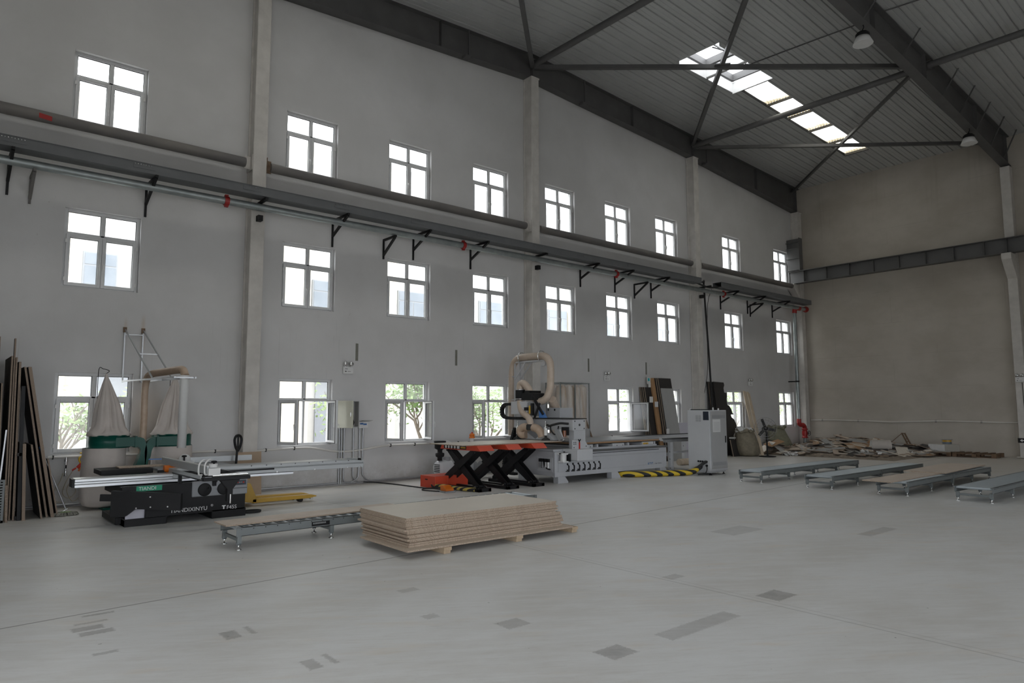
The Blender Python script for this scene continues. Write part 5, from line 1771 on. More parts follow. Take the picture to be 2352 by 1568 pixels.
mb = MB().box(15.90, 16.62, -4.36, -3.75, .06, .11)
mb.build('plinth', M['machine'], r)
for (x, y) in ((15.95, -4.32), (16.58, -4.32), (15.95, -3.8), (16.58, -3.8)):
    MB().lathe([(.04, 0), (.04, .012), (.014, .02), (.014, .06)], (x, y, 0), n=12).build('levelling_foot', M['black'], r)
MB().box(15.88, 16.05, -4.36, -3.80, 1.716, 1.74).build('tool_rail', M['black'], origin='base')
tag(bpy.data.objects['tool_rail'], 'black bar lying on top of the electrical cabinet', 'bar')
for (x, y, h, lb) in ((16.50, -4.1, .075, 'small blue and white spray can on the cabinet, left of the bottle'), (16.60, -4.2, .05, 'small white bottle at the right edge of the cabinet top'), (15.93, -3.76, .05, 'small glass jar at the back left corner of the cabinet top')):
    o = MB().lathe([(.02, 1.716), (.021, 1.72), (.021, 1.716 + h * .75), (.014, 1.716 + h * .85), (.014, 1.716 + h)], (x, y, 0), n=14).build('bottle', M['plastic'], origin='base')
    tag(o, lb, 'bottle')
# striped hose sleeve from machine to cabinet
r = thing('cable_sleeve', 'fat yellow and black striped cable sleeve on the floor before the cabinet', 'cable sleeve', (14.6, -3.6, 0))
pts = spline([(13.75, -2.9, .10), (13.78, -3.05, .085), (13.95, -3.30, .08), (14.4, -3.55, .075), (14.9, -3.75, .075), (15.3, -3.92, .075), (15.55, -4.05, .10), (15.68, -4.10, .17)])
MB().tube(pts, .075, 14).build('sleeve', M['stripe'], r)
MB().tube(spline([(15.64, -4.09, .15), (15.72, -4.13, .22), (15.82, -4.24, .33), (15.85, -4.29, .355)]), .04, 10).build('cable_end', M['rubber'], r)
MB().tube(spline([(15.64, -4.09, .14), (15.74, -4.14, .19), (15.85, -4.10, .22)]), .055, 10).build('cable_end', M['rubber'], r)
MB().tube(spline([(15.62, -4.16, .02), (15.72, -4.30, .04), (15.80, -4.32, .14), (15.845, -4.29, .25)]), .012, 8).build('earth_wire', M['rubber'], r)
# ================================================================== DUST COLLECTOR WITH TWO BAG PAIRS
r = thing('dust_collector', 'green dust collector with two pairs of grey cloth bags before the first lower window', 'dust collector', (3.05, -.62, 0))
for k, (cx, rad, tip) in enumerate(((2.55, .335, (2.45, 2.42)), (3.605, .345, (3.62, 2.36)))):
    cy = -.62
    b = MB().lathe([(rad, 1.075), (rad + .012, 1.08), (rad + .012, 1.09), (rad, 1.095), (rad, 1.29), (rad + .012, 1.295), (rad + .012, 1.305), (rad, 1.31), (rad - .015, 1.31), (rad - .015, 1.075)], (cx, cy, 0), n=40).build('drum_ring', M['green'], r)
    # upper bag: pleated cone hung from its tip
    mb = MB()
    prof = [(rad + .015, 1.29), (rad + .03, 1.315), (rad + .015, 1.345), (rad * .88, 1.39), (rad * .76, 1.47), (rad * .70, 1.58), (rad * .63, 1.72), (rad * .55, 1.86), (rad * .42, 2.0), (rad * .33, 2.1), (rad * .22, 2.22), (rad * .12, 2.32), (.012, 2.42)]
    n = 96
    vs = []
    rnd = random.Random(11 + k)
    ph = [rnd.uniform(0, 6.28) for _ in range(4)]
    folds = [(2 * PI * q / 6 + rnd.uniform(-.25, .25), rnd.uniform(.10, .2), rnd.uniform(.25, .5)) for q in range(6)] + [(4.75, .16, .5), (4.2, .10, .3)]
    for j, (rr, z) in enumerate(prof):
        t = (z - 1.29) / 1.13
        ox, oy = (tip[0] - cx) * t, -.02 * t
        amp = math.sin(PI * min(1, max(0, .1 + t * .9))) ** .7
        for q in range(n):
            a = 2 * PI * q / n
            dv = 0
            for (va, vw, vd) in folds:
                dd = (a - va - .25 * t + PI) % (2 * PI) - PI
                dv += vd * math.exp(-(dd / vw) ** 2)
            f = 1.06 - amp * dv + .03 * math.sin(4 * a + ph[0])
            if j < 3: f = 1 + .02 * math.sin(11 * a + ph[3])
            zz = z - (.03 * math.sin(6 * a + ph[0]) if 2 <= j <= 4 else 0)
            vs.append((cx + ox + rr * f * math.cos(a), cy + oy + rr * f * math.sin(a) * .95, zz))
    fs = [(j * n + q, j * n + (q + 1) % n, (j + 1) * n + (q + 1) % n, (j + 1) * n + q) for j in range(len(prof) - 1) for q in range(n)]
    mb.add(vs, fs, 0, True)
    mb.build('upper_bag', M['bag'], r)
    fn = lambda rr, z, a, k=k: rr * (1 + .012 * math.sin(4 * a + 3 * z + k) + .01 * math.sin(9 * a))
    MB().lathe([(.0, .03), (.20, .035), (.30, .07), (.355, .17), (.36, .35), (.35, .6), (rad + .01, .85), (rad + .005, 1.08)], (cx - (.06 if k == 0 else -.02), cy, 0), n=40, fn=fn, caps=False).build('lower_bag', M['bag'], r)
    hx = cx - (.19 if k == 0 else .02)
    MB().tube(spline([(hx, cy + .2, 1.3), (hx, cy + .2, 2.0), (hx, cy + .18, 2.5), (hx + .06, cy + .1, 2.51), (hx + .14, cy + .02, 2.475), (tip[0], cy - .02, 2.42)]) if k == 0 else [(hx, cy + .2, 1.3), (hx, cy + .2, 2.36), (tip[0], cy, 2.38)], .006, 8).build('hook_rod', M['black'], r)


def duct(pts_in, pts_out, y0, y1):
    """flat duct between two boundary curves in the x-z plane"""
    a, b = spline([(x, 0, z) for x, z in pts_in], 8), spline([(x, 0, z) for x, z in pts_out], 8)
    n = len(a)
    mb = MB()
    vs = [(p.x, y0, p.z) for p in a] + [(p.x, y0, p.z) for p in b] + [(p.x, y1, p.z) for p in a] + [(p.x, y1, p.z) for p in b]
    fs = []
    for i in range(n - 1):
        fs += [(i, i + 1, n + i + 1, n + i), (2 * n + i + 1, 2 * n + i, 3 * n + i, 3 * n + i + 1), (i + 1, i, 2 * n + i, 2 * n + i + 1), (n + i, n + i + 1, 3 * n + i + 1, 3 * n + i)]
    return mb.add(vs, fs)


MB().box(2.55, 2.94, -.95, -.75, 1.10, 1.265).box(2.91, 2.945, -.97, -.73, 1.08, 1.285).build('inlet_duct', M['green'], r)
MB().box(3.28, 3.70, -.97, -.77, 1.10, 1.265).box(3.265, 3.295, -.99, -.75, 1.08, 1.285).build('inlet_duct', M['green'], r)
duct([(2.94, 1.10), (2.99, 1.08), (3.015, 1.0), (2.98, .86), (2.93, .72), (2.92, .55)], [(2.94, 1.265), (3.02, 1.255), (3.08, 1.2), (3.12, 1.0), (3.10, .75), (3.09, .55)], -.95, -.75).build('branch_duct', M['green'], r)
duct([(3.28, 1.265), (3.18, 1.24), (3.11, 1.15), (3.08, 1.0), (3.09, .8), (3.10, .55)], [(3.28, 1.10), (3.23, 1.08), (3.20, 1.02), (3.18, .9), (3.14, .78), (3.13, .55)], -.95, -.75).build('branch_duct', M['green'], r)
MB().lathe([(.0, -.95), (.20, -.95), (.20, -.74), (.0, -.74)], (3.04, 0, .40), axis=(0, 1, 0), n=28, caps=False).build('fan_housing', M['green'], r)
MB().cyl((3.04, -.74, .40), (3.04, -.45, .40), .11, 20).build('fan_motor', M['green'], r)
MB().box(2.45, 3.5, -1.0, -.3, 0.0, .04).build('base_plate', M['green'], r)
MB().box(2.95, 3.13, -.8, -.45, .04, .30).build('motor_stand', M['green'], r)

# wall frame that carries the suction hose to the saw
r = thing('hose_support', 'galvanised wall frame carrying a beige suction hose and white drop pipe over the saw', 'hose support', (3.0, -.03, 2.3))
mb = MB()
for i, x in enumerate((2.83, 3.15)):
    e = Vector((x + .2, -2.9, 2.29))
    s = Vector((x, -.03, 2.31))
    mb.bar((x, -.03, 2.29), (x, -.03, 3.33), .022, .025)
    mb.bar(s, e + Vector((0, -.05, 0)), .028, .028)
    p = s + (e - s) * .63
    mb.bar((x, -.03, 3.32), p, .02, .02)
s0 = Vector((2.83, -.03, 2.31)) + (Vector((.2, -2.87, -.02)) * .34)
mb.bar((2.83, -.03, 3.22), (3.15, -.03, 3.22), .02, .02)
q = .52
a = Vector((2.83, -.03, 3.32)).lerp(Vector((2.83, -.03, 2.31)) + Vector((.2, -2.87, -.02)) * .63, q)
mb.bar(a, a + Vector((.32, 0, 0)), .018, .018)
for t in (.45, .8, 1.0):
    p = Vector((2.83, -.03, 2.31)) + Vector((.2, -2.87, -.02)) * t
    mb.bar(p, p + Vector((.32, 0, 0)), .024, .024)
mb.build('frame', M['conduit'], r)
mb = MB()
for x in (2.83, 3.15): mb.box(x - .03, x + .03, -.045, -.004, 3.26, 3.36)
mb.build('anchor_plate', M['rust'], r)
ribbed(MB(), [(3.07, -.78, .52), (3.065, -.80, 1.0), (3.06, -.84, 1.6), (3.05, -.86, 2.1), (3.06, -.92, 2.32), (3.09, -1.12, 2.41), (3.16, -1.7, 2.43), (3.22, -2.3, 2.44), (3.26, -2.52, 2.43), (3.28, -2.60, 2.33)], .066, .026, 16).build('suction_hose', M['hose'], r)
MB().lathe([(.066, 1.13), (.07, 1.13), (.07, 2.26), (.075, 2.27), (.075, 2.34), (.066, 2.34)], (3.27, -2.60, 0), n=24).build('drop_pipe', M['plastic'], r)

# ================================================================== BOARDS STANDING AT THE LEFT WALL
def lean_x(xb, xt, zt, t, y0, y1, label, m0='darklam', m1='chipedge', name='board', zb=0.0, grp='boards leaning at the left wall'):
    vs = [(xb, y0, zb), (xb + t, y0, zb), (xt + t, y0, zt), (xt, y0, zt), (xb, y1, zb), (xb + t, y1, zb), (xt + t, y1, zt), (xt, y1, zt)]
    mb = MB()
    mb.add(vs, [(0, 3, 7, 4), (1, 5, 6, 2)], 0)
    mb.add(vs, [(0, 1, 2, 3), (5, 4, 7, 6), (3, 2, 6, 7), (1, 0, 4, 5)], 1)
    return tag(mb.build(name, [M[m0], M[m1]], origin='base'), label, 'board', grp)


M['dustdark'] = mat('dusty_dark_board', (0.105, 0.088, 0.072), 0.6, c2=(0.05, 0.043, 0.038), vscale=1.4)
M['dulledge'] = mat_chipboard('dull_chip_edge', True, (.72, .70, .70))
lean_x(.845, .80, 2.95, .03, -1.20, -.10, 'brown board cut by the left picture edge, leaning by the wall', 'dustdark', 'dulledge')
lean_x(.93, .88, 2.20, .02, -1.18, -.10, 'lower dark board at the left picture edge', 'dustdark', 'dulledge')
lean_x(1.02, .985, 2.64, .022, -1.25, -.08, 'wide dusty dark board, leftmost full sheet of the leaning boards', 'dustdark', 'dulledge')
lean_x(1.055, 1.015, 2.93, .02, -1.24, -1.10, 'narrow strip standing taller than the other leaning boards', 'dustdark', 'dulledge')
lean_x(1.085, 1.045, 2.62, .022, -1.26, -.10, 'brown-edged board just right of the wide dusty sheet', 'dustdark', 'dulledge')
lean_x(1.135, 1.09, 2.55, .032, -1.25, -.10, 'black-faced board left of the black rack post', 'darklam', 'dulledge')
lean_x(1.59, 1.165, 2.47, .030, -1.22, -.20, 'long board leaning behind the thick chipboard sheet, right of the black post', 'darklam', 'dulledge')
lean_x(1.655, 1.215, 2.47, .048, -1.27, -.10, 'thick tall chipboard sheet leaning steeply, rightmost of the tall boards', 'darklam', 'dulledge')
lean_x(1.74, 1.56, .95, .022, -1.24, -.30, 'short dark board leaning at the mop handle, rightmost of all', 'darklam', 'dulledge')
lean_x(1.505, 1.31, 1.20, .026, -1.36, -.35, 'short black-faced board with brown edge in front of the tall boards', 'darklam', 'dulledge')
lean_x(1.25, 1.20, 1.22, .045, -1.40, -.40, 'short upright brown-edged board at the foot of the black post', 'darklam', 'dulledge')
lean_x(1.03, 1.0, .58, .03, -1.46, -1.30, 'small chipboard offcut standing by the grey grille', 'wood', 'dulledge')
r = thing('board_rack', 'black steel rack post among the boards leaning at the left', 'rack', (1.2, -1.29, 0))
MB().bar((1.215, -1.31, 0), (1.165, -1.31, 2.15), .06, .05).build('post', M['black'], r)
MB().bar((1.20, -1.31, 1.05), (1.14, -1.31, 1.05), .06, .05).build('rung', M['black'], r)
mb = MB().bar((1.19, -1.29, 0.04), (1.19, -.3, 0.04), .06, .05)
mb.build('foot', M['black'], r)
r = thing('metal_grille', 'grey slatted metal grille at the lower left picture edge', 'grille', (.92, -1.36, 0))
mb = MB().box(.80, 1.0, -1.46, -1.44, .64, .67).box(.97, 1.0, -1.46, -1.44, 0, .64).box(.80, 1.0, -1.46, -1.44, 0, .04)
for k in range(14): mb.box(.80, .97, -1.452, -1.447, .05 + k * .042, .075 + k * .042)
mb.build('frame', M['rail'], r)
tag(MB().bar((.90, -1.42, 0.02), (.97, -1.42, 1.45), .035, .02).build('metal_strip', M['conduit'], origin='base'), 'pale metal strip leaning at the left picture edge, above the grille', 'strip')

r = thing('mop', 'grey dust mop on the floor with its handle leaning on the boards', 'mop', (1.86, -1.2, 0))
MB().tube([(1.87, -1.2, .10), (1.48, -1.16, 1.10)], .012, 8).build('handle', M['conduit'], r)
MB().tube([(1.475, -1.16, 1.09), (1.45, -1.16, 1.16)], .014, 8).build('handle_grip', M['blue'], r)
rnd = random.Random(4)
mb = MB()
for k in range(70):
    a = rnd.uniform(0, 2 * PI)
    c = Vector((1.86 + .14 * math.cos(a) * rnd.uniform(.5, 1), -1.2 + .10 * math.sin(a) * rnd.uniform(.5, 1), 0))
    e = c + Vector((.06 * math.cos(a), .05 * math.sin(a), .008))
    mb.tube([c + Vector((0, 0, .05)), (c + e) / 2 + Vector((0, 0, .045)), e], .012, 5)
mb.build('mop_head', M['mop'], r)['kind'] = 'stuff'
MB().box(1.78, 1.94, -1.24, -1.16, .05, .065).build('mop_plate', M['leaf'], r)
MB().tube([(1.83, -1.2, .075), (1.89, -1.2, .11)], .01, 8).build('swivel', M['chrome'], r)

r = thing('air_gun', 'red air gun hanging on a yellow hook from the wall pipe by the first window', 'air gun', (2.15, -.07, .5))
MB().tube(spline([(2.19, -.07, .97), (2.24, -.08, .96), (2.245, -.09, .92), (2.20, -.09, .90), (2.18, -.08, .86), (2.20, -.08, .80), (2.23, -.08, .78)]), .014, 8).build('hook', M['yellowplastic'], r)
MB().tube([(2.22, -.09, .77), (2.16, -.09, .70)], .03, 10).build('gun_body', M['redplastic'], r)
MB().tube([(2.14, -.09, .70), (2.08, -.09, .66)], .015, 8).build('nozzle', M['redplastic'], r)
MB().tube([(2.21, -.10, .72), (2.18, -.10, .64)], .014, 8).build('trigger', M['orangeplastic'], r)
pts = [(2.10, -.06, .66), (2.0, -.05, .45), (1.96, -.05, .25), (2.06, -.05, .16), (2.16, -.05, .28), (2.08, -.05, .44), (2.02, -.05, .30), (2.12, -.05, .10), (2.24, -.05, .22), (2.18, -.05, .42), (2.24, -.05, .55)]
MB().tube(spline(pts), .006, 6).build('coil_hose', M['rope'], r)
MB().tube(spline([(1.95, -.06, .62), (1.90, -.06, .45), (1.80, -.06, .25), (1.86, -.06, .12), (2.0, -.06, .08)]), .006, 6).build('coil_hose', M['rope'], r)
r = thing('pipe_valve', 'small steel valve hanging from the wall pipe under the first window', 'valve', (1.99, -.06, .55))
mb = MB().cyl((1.985, -.05, .64), (1.985, -.05, .90), .016, 10)
mb.lathe([(.03, .82), (.03, .86)], (1.985, -.05, 0), n=10).lathe([(.035, .56), (.02, .62), (.02, .66)], (1.985, -.05, 0), n=10)
mb.build('stem', M['chrome'], r)
MB().bar((1.985, -.07, .70), (1.985, -.07, .76), .03, .02).build('lever', M['black'], r)

# ================================================================== WALL BOXES AND CONDUITS
r = thing('distribution_box', 'cream metal wall cabinet with its door swung open, right of the second lower window', 'cabinet', (7.5, -.2, 1.33))
mb = MB()
mb.box(7.22, 7.80, -.012, -.004, 1.335, 1.955)
mb.box(7.22, 7.235, -.20, -.012, 1.335, 1.955); mb.box(7.785, 7.80, -.20, -.012, 1.335, 1.955); mb.box(7.235, 7.785, -.20, -.012, 1.94, 1.955); mb.box(7.235, 7.785, -.20, -.012, 1.335, 1.35)
mb.build('housing', M['cabgrey'], r, bevel=.002)
d = Vector((math.cos(math.radians(-78)), math.sin(math.radians(-78)), 0))
hp = Vector((7.225, -.205, 0))
mb = MB().obox(hp + d * .29 + Vector((0, 0, 1.645)), d * .29, Vector((-d.y, d.x, 0)) * .009, (0, 0, .31))
dr = mb.build('door', M['cream'], r, bevel=.003)
mb = MB().obox(hp + d * .52 + Vector((-.014, 0, 1.64)), d * .012, Vector((.008, 0, 0)), (0, 0, .045))
mb.build('lock', M['chrome'], dr)
mb = MB()
for k in range(4):
    mb.tube(spline([(7.62 + k * .03, -.06, 1.37), (7.66 + k * .02, -.10, 1.45), (7.60 + k * .03, -.07, 1.55), (7.64, -.08, 1.68)]), .010, 6)
mb.build('loose_wires', M['black'], r)['kind'] = 'stuff'
MB().box(7.40, 7.70, -.05, -.012, 1.42, 1.60).build('breaker_row', M['sill'], r)
r = thing('breaker_box', 'small white breaker box with raised lid beside the open metal cabinet', 'breaker box', (7.98, -.09, 1.31))
MB().box(7.86, 8.10, -.09, -.004, 1.31, 1.46).build('housing', M['plastic'], r, bevel=.005)
mb = MB()
for k in range(6): mb.box(7.885 + k * .03, 7.905 + k * .03, -.105, -.09, 1.385 + (.012 if k < 3 else 0), 1.42 + (.012 if k < 3 else 0))
mb.build('breaker_switch', M['blue'], r)
MB().obox((7.99, -.19, 1.485), (.125, 0, 0), (0, .10, -.012), (0, 0, .006)).build('lid', M['cabgrey'], r)
cn = [(7.38, [(7.38, -.05, 1.34), (7.38, -.05, .03)]), (7.43, [(7.43, -.05, 1.34), (7.43, -.05, .03)]), (7.50, [(7.50, -.05, 1.34), (7.50, -.05, .30), (7.51, -.05, .12), (7.60, -.05, .05), (7.8, -.05, .04)]),
      (7.74, [(7.74, -.05, 1.335), (7.74, -.05, .32), (7.76, -.05, .16), (7.86, -.05, .07), (8.0, -.05, .06)]), (7.86, [(7.90, -.05, 1.31), (7.89, -.05, .30), (7.84, -.05, .12), (7.70, -.05, .05)]), (7.97, [(7.99, -.05, 1.31), (7.99, -.05, .34), (8.04, -.05, .16), (8.2, -.05, .06), (8.6, -.05, .04)])]
nm = ['first', 'second', 'third', 'fourth', 'fifth', 'sixth']
for i, (x, pts) in enumerate(cn):
    tag(MB().tube(spline(pts, 6) if len(pts) > 2 else [Vector(p) for p in pts], .017, 8).build('conduit', M['conduit'], origin='base'), nm[i] + ' zinc conduit from the left below the open metal cabinet', 'conduit', 'conduits below the metal cabinet')

# ================================================================== SHEETS LEANING ON THE WALL BY THE SEVENTH WINDOW
def lean_y(x0, x1, yb, yt, zt, t, label, m0, m1='chipedge', grp='sheets leaning by the seventh lower window', z0=0.0, dx=0.0):
    vs = [(x0, yb, z0), (x1, yb, z0), (x1 + dx, yt, zt), (x0 + dx, yt, zt), (x0, yb + t, z0), (x1, yb + t, z0), (x1 + dx, yt + t, zt), (x0 + dx, yt + t, zt)]
    mb = MB()
    mb.add(vs, [(0, 1, 2, 3), (5, 4, 7, 6)], 0)
    mb.add(vs, [(0, 3, 7, 4), (1, 5, 6, 2), (3, 2, 6, 7), (0, 4, 5, 1)], 1)
    return tag(mb.build('sheet', [M[m0], M[m1]], origin='base'), label, 'sheet', grp)


lean_y(18.35, 19.6, -.40, -.045, 2.48, .03, 'innermost short brown-edged sheet on the left of the leaning stack', 'darklam')
lean_y(18.38, 19.6, -.435, -.078, 2.48, .03, 'second short brown-edged sheet on the left of the leaning stack', 'darklam', 'dulledge')
lean_y(18.44, 19.6, -.465, -.106, 2.48, .025, 'third short brown-edged sheet on the left of the leaning stack', 'darklam')
sh = lean_y(18.50, 19.6, -.50, -.138, 2.48, .03, 'outermost short brown-edged sheet, with paper tags on its edge', 'darklam')
tb2 = lean_y(18.80, 19.7, -.585, -.165, 2.80, .06, 'bundle-thick light brown board in the middle of the leaning stack', 'brownwood', 'brownwood')
lean_y(18.98, 19.72, -.625, -.195, 2.80, .02, 'thin dark-edged sheet between the light brown board and the black sheet', 'darklam', 'dark')
lean_y(19.02, 19.74, -.662, -.228, 2.80, .03, 'tall brown-edged sheet behind the black-topped sheet', 'darklam')
lean_y(19.08, 19.78, -.70, -.262, 2.80, .03, 'tall sheet with black face showing above the grey front sheet', 'darklam')
lean_y(19.12, 19.80, -.735, -.335, 2.45, .02, 'pale grey front sheet of the leaning stack', 'greylam', 'greylam')
def pt(x, y, z, w, h, m, parent, name='paper_tag'):
    mb = MB().obox((x, y, z), (.004, 0, 0), (0, w / 2, 0), (0, 0, h / 2)) if False else MB().obox((x, y, z), (w / 2, 0, 0), (0, .003, 0), (0, 0, h / 2))
    return mb.build(name, M[m], parent)
p = pt(18.72, -.15, 2.70, .22, .22, 'paper', sh); pt(18.70, -.156, 2.74, .10, .10, 'tealtag', p, 'teal_mark')
pt(18.80, -.158, 2.56, .24, .16, 'paper', sh)
pt(18.72, -.24, 2.06, .2, .20, 'paper', sh)
pt(18.86, -.34, 1.9, .18, .18, 'paper', tb2)
pt(19.08, -.62, .98, .15, .2, 'paper', tb2)
o = MB().obox((20.15, -.42, .63), (.42, 0, 0), (0, .01, 0), (0, .06, .63)).build('panel', M['lilac'], origin='base')
tag(o, 'lilac-white panel standing behind the electrical cabinet', 'panel')
tag(MB().tube([(15.78, -.62, .0), (15.66, -.06, 1.45)], .03, 10).build('brown_pole', M['redplastic'] if False else M['rust'], origin='base'), 'reddish brown pole leaning on the wall behind the router bed', 'pole')
tag(MB().cyl((17.9, -1.9, .10), (18.7, -1.9, .10), .10, 20).build('paper_roll', M['palewood'], origin='base'), 'pale paper roll on the floor behind the outfeed table', 'roll')

# dark sheets and black cut-out board by the eighth window
for i, (x0, yb, yt, m1, lb) in enumerate(((22.30, -.30, -.04, 'dark', 'innermost of the dark sheets beside the black cut-out board'), (22.36, -.34, -.072, 'dulledge', 'second dark sheet from the wall beside the black cut-out board'), (22.42, -.38, -.105, 'chipedge', 'third dark sheet from the wall, with a light edge, beside the black cut-out board'), (22.48, -.42, -.138, 'dark', 'outer dark sheet directly behind the black cut-out board'))):
    lean_y(x0, 23.0, yb, yt, 2.76 - i * .01, .03, lb, 'darklam', m1, 'dark sheets by the eighth window')
prof = [(22.62, 0), (23.55, 0), (23.55, .74), (23.62, .80), (23.80, .98), (23.84, 1.12), (23.74, 1.32), (23.56, 1.42), (23.54, 1.52), (23.72, 1.52), (23.72, 1.56), (23.66, 1.58), (23.62, 1.72), (23.52, 1.84), (23.38, 1.90), (23.36, 2.12), (23.44, 2.22), (23.44, 2.34), (23.28, 2.36), (23.26, 2.52), (23.34, 2.64), (23.32, 2.74), (22.64, 2.76)]
mb = MB()
n = len(prof)
def lp_(x, z, dy): return (x - .12, -.47 + .295 * z / 2.76 + dy, z)
vs = [lp_(x, z, 0) for x, z in prof] + [lp_(x, z, .02) for x, z in prof]
mb.add(vs, [tuple(range(n)), tuple(reversed(range(n, 2 * n)))] + [((i + 1) % n, i, n + i, n + (i + 1) % n) for i in range(n)])
tag(mb.build('cutout_board', M['darklam'], origin='base'), 'black board with a wavy cut-out right edge, outermost of the dark sheets', 'board')
tag(MB().box(22.75, 23.05, -.78, -.62, .64, .69).build('small_shelf', M['sill'], origin='base'), 'small white board sticking out right of the cabinet, before the black cut-out board', 'board')
tag(MB().box(22.78, 22.86, -.74, -.66, 0, .64).build('prop_post', M['dark'], origin='base'), 'dark post under the small white board', 'post')
lean_y(22.55, 22.98, -.92, -.80, .60, .03, 'short dark board leaning at the foot of the black cut-out board', 'darklam', 'chipedge', 'dark sheets by the eighth window')

# pale timber boards leaning across the corner of the eighth window
for i, (xb, yb, xt, yt, zt, lb) in enumerate(((23.66, -1.22, 24.72, -.10, 2.43, 'left one of the pale timber boards leaning at the eighth window'), (23.80, -1.20, 24.83, -.10, 2.42, 'second pale timber board leaning at the eighth window'), (23.93, -1.24, 24.95, -.14, 2.40, 'third pale timber board leaning at the eighth window'), (24.05, -1.22, 25.06, -.12, 2.36, 'right one of the pale timber boards leaning at the eighth window'))):
    mb = MB().bar((xb, yb, 0.01), (xt, yt, zt), .10, .03, up=(0, -1, .4))
    tag(mb.build('timber_board', M['palewood'], origin='base', bevel=.003), lb, 'timber', 'pale timbers by the eighth window')

# sacks
def sack(cx, cy, w, d, h, lean, m, label, seed, mouth):
    rnd = random.Random(seed)
    r = thing('sack', label, 'sack', (cx, cy, 0), 0, 'woven sacks by the far windows')
    n, prof = 28, [(.45, 0), (.97, .03), (1.04, .15), (1.02, .32), (.97, .48), (.90, .62), (.84, .76), (.74, .90), (.64, .98), (.50, 1.0)]
    ph = [rnd.uniform(0, 6.28) for _ in range(5)]
    vs = []
    for j, (s, t) in enumerate(prof):
        for k in range(n):
            a = 2 * PI * k / n
            f = s * (1 + .05 * math.sin(3 * a + ph[0] + t * 4) + .03 * math.sin(7 * a + ph[1] - 5 * t))
            f *= 1 + .025 * math.sin(t * 40 + ph[2])
            vs.append((cx + w / 2 * f * math.cos(a) + lean * t, cy + d / 2 * f * math.sin(a) + abs(lean) * .1 * t, h * t + (.03 * math.sin(2 * a + ph[3]) if j > 5 else 0)))
    fs = [(j * n + k, j * n + (k + 1) % n, (j + 1) * n + (k + 1) % n, (j + 1) * n + k) for j in range(len(prof) - 1) for k in range(n)] + [tuple(range((len(prof) - 1) * n, len(prof) * n))]
    MB().add(vs, fs, 0, True).build('sack_body', m, r)
    mb = MB()
    ctr = [(cx + lean + w * .34 * math.cos(2 * PI * k / 14) * (1 + .15 * math.sin(k * 2.3 + seed)), cy + d * .34 * math.sin(2 * PI * k / 14), h * .97 + .04 * math.sin(k * 1.9 + seed)) for k in range(15)]
    mb.tube(spline(ctr, 5), [.05 + .025 * math.sin(i * .9) for i in range(len(spline(ctr, 5)))], 8)
    mb.build('rolled_mouth', mouth, r)
    return r


s1 = sack(23.38, -.98, .90, .84, .95, -.16, M['sack'], 'brown woven sack of scrap with white wrap at its mouth, left of the fan', 3, M['sack'])
rnd = random.Random(8)
mb = MB()
for k in range(26):
    a = rnd.uniform(0, 6.28)
    c = Vector((23.22 + .34 * math.cos(a) * rnd.uniform(.2, 1), -.98 + .3 * math.sin(a) * rnd.uniform(.2, 1), .93 + rnd.uniform(0, .06)))
    u = Vector((rnd.uniform(-1, 1), rnd.uniform(-1, 1), rnd.uniform(-.4, .4))).normalized()
    w = u.orthogonal().normalized()
    mb.obox(c, u * rnd.uniform(.06, .15), w * rnd.uniform(.03, .08), u.cross(w) * .012)
mb.build('plastic_wrap', M['sill'], s1)['kind'] = 'stuff'
sack(26.55, -.60, .92, .86, 1.02, -.30, M['sackgreen'], 'green-brown woven sack leaning under the ninth lower window', 5, M['sackgreen'])

# pedestal fan
r = thing('pedestal_fan', 'black pedestal fan with wire guard before the pale timbers', 'fan', (23.42, -1.75, 0))
MB().lathe([(.0, 0), (.30, 0), (.30, .025), (.06, .045), (.045, .06)], (23.42, -1.75, 0), n=28, caps=False).build('base', M['black'], r)
MB().cyl((23.42, -1.75, .05), (23.42, -1.75, .92), .028, 12).build('pole', M['black'], r)
hc = Vector((23.30, -1.76, 1.02))
ax = Vector((-.72, -.55, .12)).normalized()
MB().lathe([(.0, -.20), (.09, -.18), (.10, -.02), (.06, .06), (.0, .08)], hc, axis=ax, n=20, caps=False).build('motor', M['blackmatt'], r)
MB().bar((23.42, -1.75, .86), hc - ax * .1, .06, .06).build('tilt_head', M['blackmatt'], r)
u = ax.orthogonal().normalized()
w = ax.cross(u)
mb = MB()
for k in range(3):
    a = 2 * PI * k / 3 + .5
    d = math.cos(a) * u + math.sin(a) * w
    e = math.cos(a + PI / 2) * u + math.sin(a + PI / 2) * w
    mb.obox(hc + ax * .12 + d * .20, d * .15, (e + ax * .35).normalized() * .055, ax * .004)
mb.lathe([(.06, .06), (.06, .16), (.03, .18)], hc, axis=ax, n=16)
mb.build('blades', M['darkblade'], r)
mb = MB()
for off, rad in ((.12, .385), (.20, .30), (.04, .30), (.22, .10)):
    mb.tube([hc + ax * off + rad * (math.cos(2 * PI * k / 36) * u + math.sin(2 * PI * k / 36) * w) for k in range(37)], .007 if rad > .38 else .004, 6)
for k in range(20):
    a = 2 * PI * k / 20
    d = math.cos(a) * u + math.sin(a) * w
    mb.tube([hc + ax * .22 + d * .09, hc + ax * .20 + d * .30, hc + ax * .12 + d * .385, hc + ax * .04 + d * .30, hc + ax * .0 + d * .12], .0022, 4)
mb.build('wire_guard', M['grey'], r)

